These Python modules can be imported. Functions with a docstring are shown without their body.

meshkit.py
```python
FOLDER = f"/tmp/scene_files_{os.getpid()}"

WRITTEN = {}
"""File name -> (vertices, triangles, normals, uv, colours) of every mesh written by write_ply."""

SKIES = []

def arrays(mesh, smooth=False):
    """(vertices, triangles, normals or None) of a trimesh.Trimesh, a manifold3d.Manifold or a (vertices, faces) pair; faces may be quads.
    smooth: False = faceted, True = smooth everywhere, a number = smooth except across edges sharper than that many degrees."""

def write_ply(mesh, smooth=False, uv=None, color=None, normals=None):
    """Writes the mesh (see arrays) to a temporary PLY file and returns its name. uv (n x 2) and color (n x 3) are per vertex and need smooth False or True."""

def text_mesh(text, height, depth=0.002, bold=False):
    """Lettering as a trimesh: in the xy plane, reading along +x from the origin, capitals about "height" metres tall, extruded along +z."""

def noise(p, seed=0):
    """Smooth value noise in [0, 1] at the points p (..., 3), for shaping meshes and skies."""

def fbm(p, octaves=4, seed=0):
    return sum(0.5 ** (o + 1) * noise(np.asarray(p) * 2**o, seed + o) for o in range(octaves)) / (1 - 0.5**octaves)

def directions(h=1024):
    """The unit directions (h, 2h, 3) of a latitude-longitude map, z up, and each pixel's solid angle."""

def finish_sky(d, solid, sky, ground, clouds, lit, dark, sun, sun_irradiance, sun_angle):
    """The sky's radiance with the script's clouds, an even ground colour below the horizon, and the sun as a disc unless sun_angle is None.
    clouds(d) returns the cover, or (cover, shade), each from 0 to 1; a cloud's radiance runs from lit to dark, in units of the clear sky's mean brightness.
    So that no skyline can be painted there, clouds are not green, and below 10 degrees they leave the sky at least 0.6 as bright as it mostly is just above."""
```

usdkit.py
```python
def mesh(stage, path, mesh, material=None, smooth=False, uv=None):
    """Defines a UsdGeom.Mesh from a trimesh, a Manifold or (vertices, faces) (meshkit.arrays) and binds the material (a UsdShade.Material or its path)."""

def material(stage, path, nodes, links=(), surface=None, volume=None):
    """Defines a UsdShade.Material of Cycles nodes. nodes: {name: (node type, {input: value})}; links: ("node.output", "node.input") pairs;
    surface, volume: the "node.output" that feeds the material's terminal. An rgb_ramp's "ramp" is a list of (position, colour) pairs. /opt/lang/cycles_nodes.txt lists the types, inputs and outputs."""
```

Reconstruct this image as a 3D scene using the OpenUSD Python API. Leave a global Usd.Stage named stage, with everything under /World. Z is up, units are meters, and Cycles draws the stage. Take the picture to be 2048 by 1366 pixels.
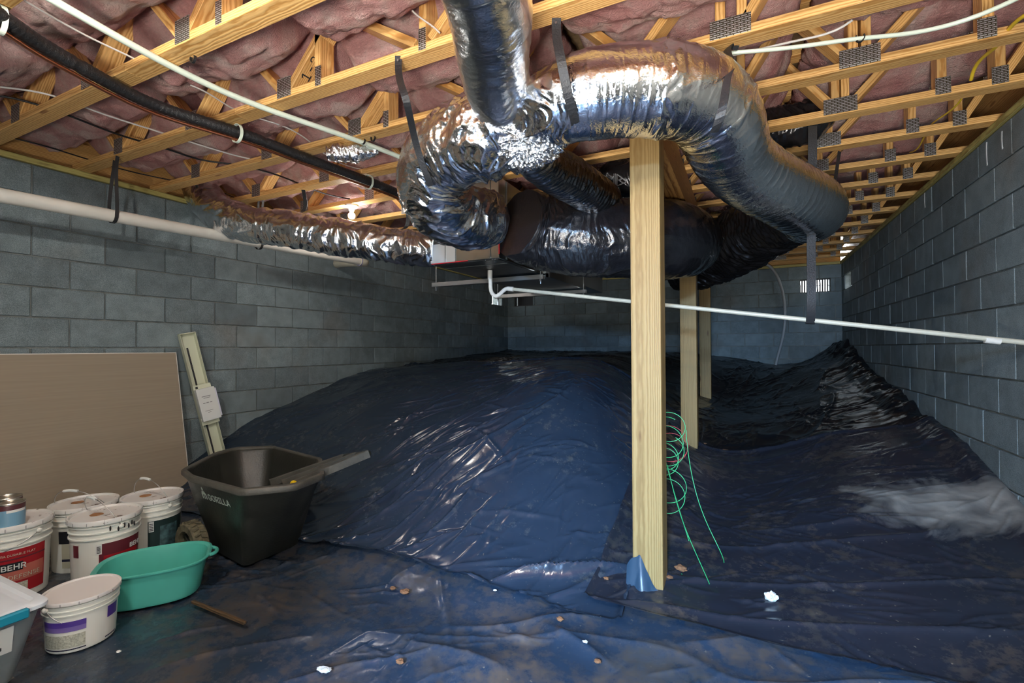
import math, random
import numpy as np, trimesh, usdkit, meshkit
from meshkit import noise, fbm
from scipy.interpolate import CubicSpline, Rbf
from shapely.geometry import Polygon, Point, box as sbox
from pxr import Usd, UsdGeom, UsdLux, Gf, Sdf, Vt, UsdShade

stage = Usd.Stage.CreateInMemory()
W = UsdGeom.Xform.Define(stage, '/World')
rng = random.Random(7)
nr = np.random.default_rng(7)

# ------------------------------------------------------------------ camera, sky, lights, exposure
FPX, YAW, PIT, ROL, CZ = 953.58, math.radians(25.99), math.radians(.828), math.radians(-.255), 1.2
EXPOSURE = 0.6
DOOR_POWER, DOOR_COLOR = 500.0, (.34, .61, 1.0)
BULB_POWER, BULB_NEAR, BULB_COLOR = 200.0, 1380.0, (1.0, .96, .89)
SKY = 2.0
BOUNCE = 80.0
def rot_axes():
    sy, cy = math.sin(YAW), math.cos(YAW)
    R0, F0, U0 = np.array([cy, sy, 0]), np.array([-sy, cy, 0]), np.array([0, 0, 1.])
    F = F0*math.cos(PIT) + U0*math.sin(PIT); U = U0*math.cos(PIT) - F0*math.sin(PIT)
    c, s = math.cos(ROL), math.sin(ROL)
    return R0*c + U*s, -R0*s + U*c, F
CR, CU, CF = rot_axes()
CAM = np.array([0, 0, CZ])
cam = UsdGeom.Camera.Define(stage, '/World/Camera')
M = np.eye(4); M[0, :3], M[1, :3], M[2, :3], M[3, :3] = CR, CU, -CF, CAM
cam.AddTransformOp().Set(Gf.Matrix4d(*M.ravel().tolist()))
cam.CreateHorizontalApertureAttr(36.0); cam.CreateVerticalApertureAttr(36.0*1366/2048)
cam.CreateFocalLengthAttr(36.0*FPX/2048)
cam.CreateClippingRangeAttr(Gf.Vec2f(.02, 200))
cam.CreateExposureAttr(EXPOSURE)
dome = UsdLux.DomeLight.Define(stage, '/World/Sky')
dome.CreateColorAttr(Gf.Vec3f(.82, .92, 1.0)); dome.CreateIntensityAttr(SKY)
door = UsdLux.RectLight.Define(stage, '/World/Daylight')       # daylight filling the access doorway behind the camera
door.CreateWidthAttr(.5); door.CreateHeightAttr(1.1); door.CreateIntensityAttr(DOOR_POWER); door.CreateColorAttr(Gf.Vec3f(*DOOR_COLOR))
dm = np.eye(4); dm[0, :3], dm[1, :3], dm[2, :3], dm[3, :3] = (1, 0, 0), (0, 0, 1), (0, -1, 0), (.16, -2.45, 2.40)
# a light shines along its local -Z: (0,1,0) in the world
door.AddTransformOp().Set(Gf.Matrix4d(*dm.ravel().tolist()))

bounce = UsdLux.RectLight.Define(stage, '/World/GroundBounce')   # sunlit ground outside the doorway, shining up through it onto the ceiling
bounce.CreateWidthAttr(3.4); bounce.CreateHeightAttr(1.2); bounce.CreateIntensityAttr(BOUNCE); bounce.CreateColorAttr(Gf.Vec3f(1.0, .93, .84))
bt = np.eye(4); bt[0, :3], bt[1, :3], bt[2, :3], bt[3, :3] = (-1, 0, 0), (0, 1, 0), (0, 0, -1), (0, -1.95, .02)
bounce.AddTransformOp().Set(Gf.Matrix4d(*bt.ravel().tolist()))

def P(px, py, t):                      # a point of the room seen at a pixel of the photograph, t metres deep
    return CAM + t*(CF + CR*(px-1024)/FPX + CU*(683-py)/FPX)
def Pz(px, py, z):
    d = CF + CR*(px-1024)/FPX + CU*(683-py)/FPX
    return CAM + d*(z-CZ)/d[2]
def Px(px, py, x):
    d = CF + CR*(px-1024)/FPX + CU*(683-py)/FPX
    return CAM + d*x/d[0]
def Py(px, py, y):
    d = CF + CR*(px-1024)/FPX + CU*(683-py)/FPX
    return CAM + d*y/d[1]

# ------------------------------------------------------------------ scene helpers
_used = {}
def numbered(path):
    n = _used.get(path, -1) + 1; _used[path] = n
    return path if n == 0 else f'{path}_{n:03d}'
def key(prim, **kw):
    for k, v in kw.items():
        if v: prim.SetCustomDataByKey(k, v)
class Thing:
    def __init__(s, path, loc): s.path, s.loc = path, np.array(loc, float)
def thing(name, label, cat, loc=(0, 0, 0), group=None, kind=None):
    p = numbered('/World/' + name)
    x = UsdGeom.Xform.Define(stage, p); x.AddTranslateOp().Set(Gf.Vec3d(*map(float, loc)))
    key(x.GetPrim(), label=label, category=cat, group=group, kind=kind)
    return Thing(p, loc)
def mobj(name, mesh, mat, parent=None, smooth=False, label=None, cat=None, group=None, kind=None, local=False):
    """mesh in world coordinates -> one Mesh prim (under parent's frame)"""
    p = numbered((parent.path if parent else '/World') + '/' + name)
    v, f = (np.array(mesh.vertices), np.array(mesh.faces)) if hasattr(mesh, 'vertices') else (np.asarray(mesh[0], float), np.asarray(mesh[1], int))
    if parent is not None and not local: v = v - parent.loc
    m = usdkit.mesh(stage, p, (v, f), mat, smooth=smooth)
    key(m.GetPrim(), label=label, category=cat, group=group, kind=kind)
    t = Thing(p, parent.loc if parent is not None and not local else (0, 0, 0)); t.prim = m.GetPrim()
    return t
def cat_(ms): return trimesh.util.concatenate([m for m in ms if m is not None])
def cbox(L, w, h, b=.002):
    """box centred at the origin with chamfered edges (44 triangles)"""
    x, y, z = L/2, w/2, h/2; b = min(b, x*.45, y*.45, z*.45)
    return _hullbox(tuple(np.round((x, y, z, b), 5)))
_hb = {}
def _hullbox(k):
    if k not in _hb:
        x, y, z, b = k; pts = []
        for sx in (-1, 1):
            for sy in (-1, 1):
                for sz in (-1, 1):
                    pts += [(sx*(x-b), sy*(y-b), sz*z), (sx*(x-b), sy*y, sz*(z-b)), (sx*x, sy*(y-b), sz*(z-b))]
        _hb[k] = trimesh.convex.convex_hull(np.array(pts))
    return _hb[k].copy()
def at(m, p): m.apply_translation(p); return m
def boxat(c, s, b=.002): return at(cbox(*s, b), c)
def frame(p0, p1, up=(0, 0, 1)):
    d = np.array(p1, float) - p0; L = np.linalg.norm(d); X = d/L
    Zv = np.array(up, float) - X*np.dot(up, X)
    if np.linalg.norm(Zv) < 1e-6: Zv = np.array([1., 0, 0]) - X*X[0]
    Zv /= np.linalg.norm(Zv); Y = np.cross(Zv, X)
    return L, X, Y, Zv
def board(parent, name, p0, p1, w, h, mat, up=(0, 0, 1), b=.002, label=None, mesh=None, cat=None, group=None, kind=None):
    """a straight member from p0 to p1; its mesh keeps its own length along local X so the grain follows it. w along local Y, h along local Z."""
    p0 = np.array(p0, float); p1 = np.array(p1, float)
    L, X, Y, Zv = frame(p0, p1, up)
    p = numbered((parent.path if parent else '/World') + '/' + name)
    m = usdkit.mesh(stage, p, mesh if mesh is not None else cbox(L, w, h, b), mat)
    c = (p0+p1)/2 - (parent.loc if parent else 0)
    T = np.eye(4); T[0, :3], T[1, :3], T[2, :3], T[3, :3] = X, Y, Zv, c
    m.AddTransformOp().Set(Gf.Matrix4d(*T.ravel().tolist()))
    key(m.GetPrim(), label=label, category=cat, group=group, kind=kind)
    return m
def spline(pts, n=None, ds=.01):
    pts = np.array(pts, float); c = np.r_[0, np.cumsum(np.linalg.norm(np.diff(pts, axis=0), axis=1))]
    cs = CubicSpline(c, pts) if len(pts) > 2 else (lambda s: pts[0] + np.outer(s/c[-1], pts[1]-pts[0]))
    n = n or max(2, int(c[-1]/ds)+1)
    s = np.linspace(0, c[-1], n)
    return cs(s), s, c
def sweep(pts, radius, sides=10, ds=.02, disp=None, straight=False, capped=True):
    """round tube along a smooth path; radius a number or one per given point; disp(s, theta, R) -> radial offset"""
    pts = np.array(pts, float)
    if straight:
        c = np.r_[0, np.cumsum(np.linalg.norm(np.diff(pts, axis=0), axis=1))]; q, s = pts, c
    else: q, s, c = spline(pts, ds=ds)
    R = np.full(len(q), radius, float) if np.ndim(radius) == 0 else np.interp(s, c, radius)
    T = np.gradient(q, axis=0); T /= np.linalg.norm(T, axis=1, keepdims=True)
    a = np.cross(T[0], [0, 0, 1.] if abs(T[0][2]) < .9 else [1., 0, 0]); a /= np.linalg.norm(a)
    A = [a]
    for k in range(1, len(q)):
        a = A[-1] - T[k]*np.dot(A[-1], T[k]); A.append(a/np.linalg.norm(a))
    A = np.array(A); B = np.cross(T, A)
    th = np.arange(sides)*2*np.pi/sides
    rr = np.broadcast_to(R[:, None], (len(q), sides)).copy()
    if disp is not None:
        rr += disp(np.broadcast_to(s[:, None], rr.shape), np.broadcast_to(th[None], rr.shape), R[:, None])
    V = q[:, None] + rr[..., None]*(np.cos(th)[None, :, None]*A[:, None] + np.sin(th)[None, :, None]*B[:, None])
    n = len(q); i, j = np.meshgrid(np.arange(n-1), np.arange(sides), indexing='ij')
    qd = np.stack([i*sides+j, i*sides+(j+1) % sides, (i+1)*sides+(j+1) % sides, (i+1)*sides+j], -1).reshape(-1, 4)
    f = np.vstack([qd[:, [0, 1, 2]], qd[:, [0, 2, 3]]]); V = V.reshape(-1, 3)
    if capped:
        V = np.vstack([V, q[0], q[-1]]); k0, k1 = len(V)-2, len(V)-1; j = np.arange(sides)
        f = np.vstack([f, np.c_[np.full(sides, k0), (j+1) % sides, j], np.c_[np.full(sides, k1), (n-1)*sides+j, (n-1)*sides+(j+1) % sides]])
    return trimesh.Trimesh(V, f, process=False)
def ribbon(pts, wdir, width, thick=.003, ds=.02):
    """flat strap along a path; wdir its width direction"""
    q, s, c = spline(pts, ds=ds); wd = np.array(wdir, float)
    T = np.gradient(q, axis=0); T /= np.linalg.norm(T, axis=1, keepdims=True)
    Wv = wd[None] - T*(T@wd)[:, None]; Wv /= np.linalg.norm(Wv, axis=1, keepdims=True); N = np.cross(T, Wv)
    V = np.stack([q+Wv*width/2+N*thick/2, q-Wv*width/2+N*thick/2, q-Wv*width/2-N*thick/2, q+Wv*width/2-N*thick/2], 1).reshape(-1, 3)
    n = len(q); f = []
    for i in range(n-1):
        for j in range(4):
            a, b, cc, d = i*4+j, i*4+(j+1) % 4, (i+1)*4+(j+1) % 4, (i+1)*4+j
            f += [(a, b, cc), (a, cc, d)]
    f += [(0, 2, 1), (0, 3, 2), (4*n-4, 4*n-3, 4*n-2), (4*n-4, 4*n-2, 4*n-1)]
    m = trimesh.Trimesh(V, np.array(f), process=False); m.fix_normals(); return m
def lathe(prof, sides=48):
    prof = np.array(prof, float); n = len(prof); th = np.arange(sides)*2*np.pi/sides
    V = np.stack([prof[:, None, 0]*np.cos(th), prof[:, None, 0]*np.sin(th), np.broadcast_to(prof[:, None, 1], (n, sides))], -1).reshape(-1, 3)
    i, j = np.meshgrid(np.arange(n-1), np.arange(sides), indexing='ij')
    q = np.stack([i*sides+j, i*sides+(j+1) % sides, (i+1)*sides+(j+1) % sides, (i+1)*sides+j], -1).reshape(-1, 4)
    m = trimesh.Trimesh(V, np.vstack([q[:, [0, 1, 2]], q[:, [0, 2, 3]]]), process=False)
    m.merge_vertices(); m.update_faces(m.nondegenerate_faces()); return m
def cyl_between(p0, p1, r, sides=16): return sweep([p0, p1], r, sides, straight=True)
def grid_mesh(X, Y, Z):
    n, m = X.shape; V = np.stack([X, Y, Z], -1).reshape(-1, 3)
    i, j = np.meshgrid(np.arange(n-1), np.arange(m-1), indexing='ij')
    q = np.stack([i*m+j, (i+1)*m+j, (i+1)*m+j+1, i*m+j+1], -1).reshape(-1, 4)
    return trimesh.Trimesh(V, np.vstack([q[:, [0, 1, 2]], q[:, [0, 2, 3]]]), process=False)
def ridge(p, seed=0): return 1 - np.abs(2*noise(p, seed)-1)
def curved_patch(R0, R1, z0, z1, a0, a1, n=24, th=.0008):
    """label patch on a (tapered) pail: angles a0..a1, radii R0 at z0 .. R1 at z1"""
    a = np.linspace(a0, a1, n); V = []
    for (r, z) in ((R0, z0), (R1, z1)):
        for d in (0, th): V.append(np.c_[(r+d)*np.cos(a), (r+d)*np.sin(a), np.full(n, z)])
    V = np.vstack(V); f = []
    def strip(A, B):
        for i in range(n-1): f.extend([(A+i, A+i+1, B+i+1), (A+i, B+i+1, B+i)])
    strip(n, 3*n); strip(2*n, 0); strip(0, n); strip(3*n, 2*n)
    m = trimesh.Trimesh(V, np.array(f), process=False); return m
def wrap_text(txt, h, R, a_left, z, bold=False, slope=0., rz=0., depth=.0008):
    """lettering wrapped on a pail, reading from angle a_left (anticlockwise seen from above)"""
    m = meshkit.text_mesh(txt, h, depth, bold); v = m.vertices.copy()
    a = a_left + v[:, 0]/R; r = R + rz*v[:, 1] + .0010 + v[:, 2]
    m.vertices = np.c_[r*np.cos(a), r*np.sin(a), z + v[:, 1] + slope*v[:, 0]]
    return m
def plane_text(txt, h, o, X, Y, depth=.001, bold=False):
    m = meshkit.text_mesh(txt, h, depth, bold); v = m.vertices; X = np.array(X, float); Y = np.array(Y, float); N = np.cross(X, Y)
    m.vertices = np.array(o) + np.outer(v[:, 0], X) + np.outer(v[:, 1], Y) + np.outer(v[:, 2], N); return m

# ------------------------------------------------------------------ materials
LK = '/World/Looks/'
def mat(name, nodes, links, surface='p.BSDF'): return usdkit.material(stage, LK+name, nodes, links, surface=surface)
def plain(name, col, rough=.5, metal=0., bump=0., bscale=60., spec=.5, var=.0, vscale=8., **kw):
    nodes = {'p': ('principled_bsdf', {'base_color': col, 'roughness': rough, 'metallic': metal, 'specular_ior_level': spec, **kw})}; links = []
    if bump or var: nodes['tc'] = ('texture_coordinate', {})
    if var:
        nodes['vn'] = ('noise_texture', {'scale': vscale, 'detail': 4.0}); links.append(('tc.object', 'vn.vector'))
        nodes['vr'] = ('rgb_ramp', {'ramp': [(.3, tuple(c*(1-var) for c in col)), (.7, tuple(min(1, c*(1+var)) for c in col))]})
        links += [('vn.fac', 'vr.fac'), ('vr.color', 'p.base_color')]
    if bump:
        nodes['bn'] = ('noise_texture', {'scale': bscale, 'detail': 4.0}); nodes['b'] = ('bump', {'strength': bump, 'distance': .01})
        links += [('tc.object', 'bn.vector'), ('bn.fac', 'b.height'), ('b.normal', 'p.normal')]
    return mat(name, nodes, links)
def wood(name, light, dark, rough=.55, tint=.12, ring=34.0, dist=5.0):
    n = {'tc': ('texture_coordinate', {}), 'oi': ('object_info', {}),
         'rx': ('math', {'math_type': 'multiply', 'value2': 37.0}), 'cx': ('combine_xyz', {'y': .03}),
         'ry': ('math', {'math_type': 'multiply_add', 'value2': .10, 'value3': -.02}), 
         'mp': ('mapping', {'scale': (.22, 1, 1)}), 'ad': ('vector_math', {'math_type': 'add'}),
         'wv': ('wave_texture', {'wave_type': 'rings', 'rings_direction': 'x', 'scale': ring, 'distortion': dist, 'detail': 2.5, 'detail_scale': 1.1, 'detail_roughness': .55}),
         'mp2': ('mapping', {'scale': (3.0, 160, 160)}), 'fn': ('noise_texture', {'scale': 1.0, 'detail': 3.0}),
         'mp3': ('mapping', {'scale': (2.2, 9, 9)}), 'kn': ('voronoi_texture', {'scale': 1.0, 'randomness': 1.0}),
         'kr': ('rgb_ramp', {'ramp': [(0, (.35, .22, .12)), (.07, (.45, .3, .2)), (.11, (1, 1, 1)), (1, (1, 1, 1))]}),
         'rp': ('rgb_ramp', {'ramp': [(0, dark), (.45, tuple(.25*a+.75*b for a, b in zip(dark, light))), (1, light)]}),
         'm1': ('mix', {'mix_type': 'multiply', 'fac': .35}), 'fr': ('rgb_ramp', {'ramp': [(.3, (.62, .58, .5)), (.6, (1, 1, 1))]}),
         'm2': ('mix', {'mix_type': 'multiply', 'fac': .8}),
         'hv': ('hsv', {'hue': .5, 'saturation': 1.0}), 'vv': ('map_range', {'from_min': 0.0, 'from_max': 1.0, 'to_min': 1-tint, 'to_max': 1+tint}),
         'b': ('bump', {'strength': .15, 'distance': .003}), 'p': ('principled_bsdf', {'roughness': rough, 'specular_ior_level': .35})}
    l = [('oi.random', 'rx.value1'), ('rx.value', 'cx.x'), ('oi.random', 'ry.value1'), ('ry.value', 'cx.z'), ('tc.object', 'ad.vector1'), ('cx.vector', 'ad.vector2'), ('ad.vector', 'mp.vector'), ('mp.vector', 'wv.vector'),
         ('ad.vector', 'mp2.vector'), ('mp2.vector', 'fn.vector'), ('ad.vector', 'mp3.vector'), ('mp3.vector', 'kn.vector'), ('kn.distance', 'kr.fac'),
         ('wv.fac', 'rp.fac'), ('rp.color', 'm1.color1'), ('fn.fac', 'fr.fac'), ('fr.color', 'm1.color2'), ('m1.color', 'm2.color1'), ('kr.color', 'm2.color2'),
         ('m2.color', 'hv.color'), ('oi.random', 'vv.value'), ('vv.result', 'hv.value'), ('hv.color', 'p.base_color'), ('wv.fac', 'b.height'), ('b.normal', 'p.normal')]
    return mat(name, n, l)
PINE = wood('pine', (.80, .50, .19), (.55, .275, .075))
TREATED = wood('treated_pine', (.335, .225, .085), (.245, .15, .05), tint=.05, ring=44.0, dist=2.4)
SILL = wood('sill_wood', (.52, .46, .16), (.30, .24, .08))
OLDBEAM = wood('beam_wood', (.50, .26, .08), (.24, .10, .03))

def block_mat():
    n = {'g': ('geometry', {}), 'oi': ('object_info', {}), 'n1': ('noise_texture', {'scale': 260.0, 'detail': 3.0}), 'n2': ('noise_texture', {'scale': 1.3, 'detail': 5.0}), 'n3': ('noise_texture', {'scale': 9.0, 'detail': 5.0, 'roughness': .65}),
         'r1': ('rgb_ramp', {'ramp': [(.3, (.118, .152, .165)), (.5, (.185, .232, .248)), (.72, (.27, .32, .338))]}),
         'st': ('rgb_ramp', {'ramp': [(.56, (0, 0, 0)), (.74, (1, 1, 1))]}), 'stf': ('math', {'math_type': 'multiply', 'value2': .45}),
         'm': ('mix', {'color2': (.20, .155, .115)}),
         'vv': ('map_range', {'to_min': .80, 'to_max': 1.16}), 'hv': ('hsv', {}),
         'r3': ('rgb_ramp', {'ramp': [(.35, (.82, .82, .82)), (.65, (1.08, 1.08, 1.08))]}), 'm3': ('mix', {'mix_type': 'multiply', 'fac': 1.0}),
         'b': ('bump', {'strength': .45, 'distance': .004}), 'p': ('principled_bsdf', {'roughness': .92, 'specular_ior_level': .2})}
    l = [('g.position', 'n1.vector'), ('g.position', 'n2.vector'), ('g.position', 'n3.vector'), ('n1.fac', 'r1.fac'), ('r1.color', 'm.color1'), ('n2.fac', 'st.fac'), ('st.color', 'stf.value1'), ('stf.value', 'm.fac'),
         ('m.color', 'm3.color1'), ('n3.fac', 'r3.fac'), ('r3.color', 'm3.color2'), ('m3.color', 'hv.color'), ('oi.random', 'vv.value'), ('vv.result', 'hv.value'), ('hv.color', 'p.base_color'), ('n1.fac', 'b.height'), ('b.normal', 'p.normal')]
    return mat('concrete_block', n, l)
BLOCK = block_mat()
MORTAR = plain('mortar', (.20, .215, .205), .95, bump=.5, bscale=120, spec=.2, var=.25, vscale=14)
BACKWALL = mat('far_block', {'g': ('geometry', {}), 'mp': ('mapping', {'rotation': (math.pi/2, 0, 0)}), 'bt': ('brick_texture', {'color1': (.20, .22, .225), 'color2': (.25, .27, .275), 'mortar': (.17, .18, .18), 'scale': 1.0, 'brick_width': .406, 'row_height': .203, 'mortar_size': .005}), 'p': ('principled_bsdf', {'roughness': .9})},
               [('g.position', 'mp.vector'), ('mp.vector', 'bt.vector'), ('bt.color', 'p.base_color')])
DECK = plain('osb_deck', (.30, .20, .10), .8, var=.3, vscale=30)
EARTH = plain('red_clay', (.16, .075, .035), .95, bump=.6, bscale=30, var=.4, vscale=6)
CLAY = plain('clay_clod', (.21, .095, .04), .95, bump=.6, bscale=80, var=.3, vscale=40)

def plastic_mat(name, base, rough, dust, dustcol, dustscale, patch=None, spec=.5):
    n = {'g': ('geometry', {}), 'n1': ('noise_texture', {'scale': dustscale, 'detail': 6.0, 'roughness': .62, 'distortion': .6}), 'n2': ('noise_texture', {'scale': dustscale*7, 'detail': 5.0, 'roughness': .7}),
         'mu': ('math', {'math_type': 'multiply'}), 'r': ('rgb_ramp', {'ramp': [(dust, (0, 0, 0)), (dust+.16, (1, 1, 1))]}), 'fc': ('math', {'math_type': 'multiply', 'value2': .6}),
         'n4': ('noise_texture', {'scale': 1.7, 'detail': 2.0}), 'dr': ('rgb_ramp', {'ramp': [(.38, dustcol[0]), (.62, dustcol[1])]}),
         'mx': ('mix', {'color1': base}), 'rr': ('map_range', {'to_min': rough, 'to_max': .85}),
         'sp': ('noise_texture', {'scale': 55.0, 'detail': 2.0}), 'spr': ('rgb_ramp', {'ramp': [(.70, (0, 0, 0)), (.76, (.6, .6, .6))]}), 'mx2': ('mix', {'color2': (.20, .17, .13)}),
         'n3': ('noise_texture', {'scale': 14.0, 'detail': 5.0, 'roughness': .55, 'distortion': .9}), 'wp': ('vector_math', {'math_type': 'multiply_add', 'vector2': (.16, .16, .16)}), 'vo': ('voronoi_texture', {'scale': 7.5, 'feature': 'f1'}), 'hs': ('math', {'math_type': 'multiply_add', 'value2': .9}), 'b': ('bump', {'strength': .16, 'distance': .005}), 'p': ('principled_bsdf', {'specular_ior_level': spec})}
    l = [('g.position', 'n1.vector'), ('g.position', 'n2.vector'), ('n1.fac', 'mu.value1'), ('n2.fac', 'mu.value2'), ('mu.value', 'r.fac'), ('r.color', 'fc.value1'), ('g.position', 'n4.vector'), ('n4.fac', 'dr.fac'), ('dr.color', 'mx.color2'),
         ('g.position', 'sp.vector'), ('sp.fac', 'spr.fac'), ('mx.color', 'mx2.color1'), ('spr.color', 'mx2.fac'),
         ('g.position', 'n3.vector'), ('n3.color', 'wp.vector1'), ('g.position', 'wp.vector3'), ('wp.vector', 'vo.vector'), ('vo.distance', 'hs.value1'), ('n3.fac', 'hs.value3'), ('hs.value', 'b.height'), ('b.normal', 'p.normal')]
    fac = 'fc.value'
    if patch:                                   # powder spilt on the sheet: a stain with a shape of its own
        (cx, cy, cz), rad, col = patch
        n.update({'sb': ('vector_math', {'math_type': 'subtract', 'vector2': (cx, cy, cz)}), 'sc': ('vector_math', {'math_type': 'multiply', 'vector2': (1/rad[0], 1/rad[1], .4)}), 'ln': ('vector_math', {'math_type': 'length'}),
                  'pn': ('noise_texture', {'scale': 3.2, 'detail': 6.0, 'roughness': .6, 'distortion': 1.0}), 'pa': ('math', {'math_type': 'multiply_add', 'value2': 2.4}), 'pr': ('rgb_ramp', {'ramp': [(.45, (1, 1, 1)), (.86, (0, 0, 0))]}),
                  'ps': ('math', {'math_type': 'multiply', 'value2': .45}), 'mp_': ('mix', {'color2': col}), 'mxm': ('math', {'math_type': 'maximum'})})
        l += [('g.position', 'sb.vector1'), ('sb.vector', 'sc.vector1'), ('sc.vector', 'ln.vector1'), ('g.position', 'pn.vector'), ('pn.fac', 'pa.value1'), ('ln.value', 'pa.value3'), ('pa.value', 'ps.value1'), ('ps.value', 'pr.fac'),
              ('mx2.color', 'mp_.color1'), ('pr.color', 'mp_.fac'), ('mp_.color', 'p.base_color'), ('fc.value', 'mxm.value1'), ('pr.color', 'mxm.value2')]
        fac = 'mxm.value'
    else: l.append(('mx2.color', 'p.base_color'))
    l += [('fc.value', 'mx.fac'), (fac, 'rr.value'), ('rr.result', 'p.roughness')]
    return mat(name, n, l)
BROWN = ((.050, .044, .032), (.115, .075, .042))
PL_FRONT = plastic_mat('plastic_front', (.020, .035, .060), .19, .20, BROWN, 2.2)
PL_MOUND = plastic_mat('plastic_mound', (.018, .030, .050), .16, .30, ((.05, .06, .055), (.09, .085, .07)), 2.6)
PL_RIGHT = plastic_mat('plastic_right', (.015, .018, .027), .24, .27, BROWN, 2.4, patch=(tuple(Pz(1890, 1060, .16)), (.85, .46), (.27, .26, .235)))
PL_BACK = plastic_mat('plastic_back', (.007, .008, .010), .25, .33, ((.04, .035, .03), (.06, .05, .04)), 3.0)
PL_FLAP = plain('plastic_flap', (.02, .045, .075), .35, bump=.1, bscale=25)

def pink_mat():
    n = {'g': ('geometry', {}), 'oi': ('object_info', {}), 'n1': ('noise_texture', {'scale': 5.0, 'detail': 7.0, 'roughness': .6, 'distortion': .8}), 'n2': ('noise_texture', {'scale': 38.0, 'detail': 6.0, 'roughness': .65, 'distortion': 2.5}),
         'mpn': ('mapping', {'scale': (30, 85, 85)}),
         'n3': ('noise_texture', {'scale': 1.0, 'detail': 6.0, 'roughness': .7, 'distortion': 1.5}),
         'r': ('rgb_ramp', {'ramp': [(.28, (.62, .25, .235)), (.46, (.80, .43, .40)), (.62, (.88, .66, .60)), (.74, (.90, .78, .72))]}), 'r2': ('rgb_ramp', {'ramp': [(.3, (.78, .74, .72)), (.7, (1.1, 1.1, 1.1))]}), 'm': ('mix', {'mix_type': 'multiply', 'fac': .75}),
         'ad': ('math', {'math_type': 'add'}), 'b': ('bump', {'strength': 1.0, 'distance': .03}), 'p': ('principled_bsdf', {'roughness': 1.0, 'specular_ior_level': .05, 'sheen_weight': .35, 'sheen_tint': (1, .75, .72)})}
    l = [('g.position', 'n1.vector'), ('g.position', 'n2.vector'), ('g.position', 'mpn.vector'), ('mpn.vector', 'n3.vector'), ('n1.fac', 'r.fac'), ('r.color', 'm.color1'), ('n3.fac', 'r2.fac'), ('r2.color', 'm.color2'), ('m.color', 'p.base_color'), ('n2.fac', 'ad.value1'), ('n3.fac', 'ad.value2'), ('ad.value', 'b.height'), ('b.normal', 'p.normal')]
    return mat('pink_fiberglass', n, l)
PINK = pink_mat()
def foil_mat(name, col, rough, metal, bs, spec=.5, dist=.006, sc=(42., 130.)):
    n = {'g': ('geometry', {}), 'n1': ('noise_texture', {'scale': sc[0], 'detail': 4.0, 'roughness': .6, 'distortion': 1.2}), 'v': ('voronoi_texture', {'scale': sc[1], 'feature': 'f1'}), 'ad': ('math', {'math_type': 'multiply_add', 'value2': .22}),
         'b': ('bump', {'strength': bs, 'distance': dist}), 'p': ('principled_bsdf', {'base_color': col, 'metallic': metal, 'roughness': rough, 'specular_ior_level': spec})}
    l = [('g.position', 'n1.vector'), ('g.position', 'v.vector'), ('v.distance', 'ad.value1'), ('n1.fac', 'ad.value3'), ('ad.value', 'b.height'), ('b.normal', 'p.normal')]
    return mat(name, n, l)
FOIL = foil_mat('foil_jacket', (.80, .82, .85), .075, 1.0, .30, dist=.005, sc=(60., 150.))
FOILX = foil_mat('foil_crumpled', (.84, .86, .88), .13, 1.0, .55, dist=.010)
FOILB = foil_mat('brushed_foil', (.84, .86, .88), .24, 1.0, .30)
DARKFOIL = foil_mat('dark_foil_jacket', (.30, .31, .33), .18, 1.0, .35)
BLACKJ = foil_mat('black_jacket', (.012, .012, .014), .16, 0.0, .35, spec=.8)
GALV = foil_mat('galvanized_sheet', (.55, .60, .60), .22, 1.0, .04, sc=(6., 12.))
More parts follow.
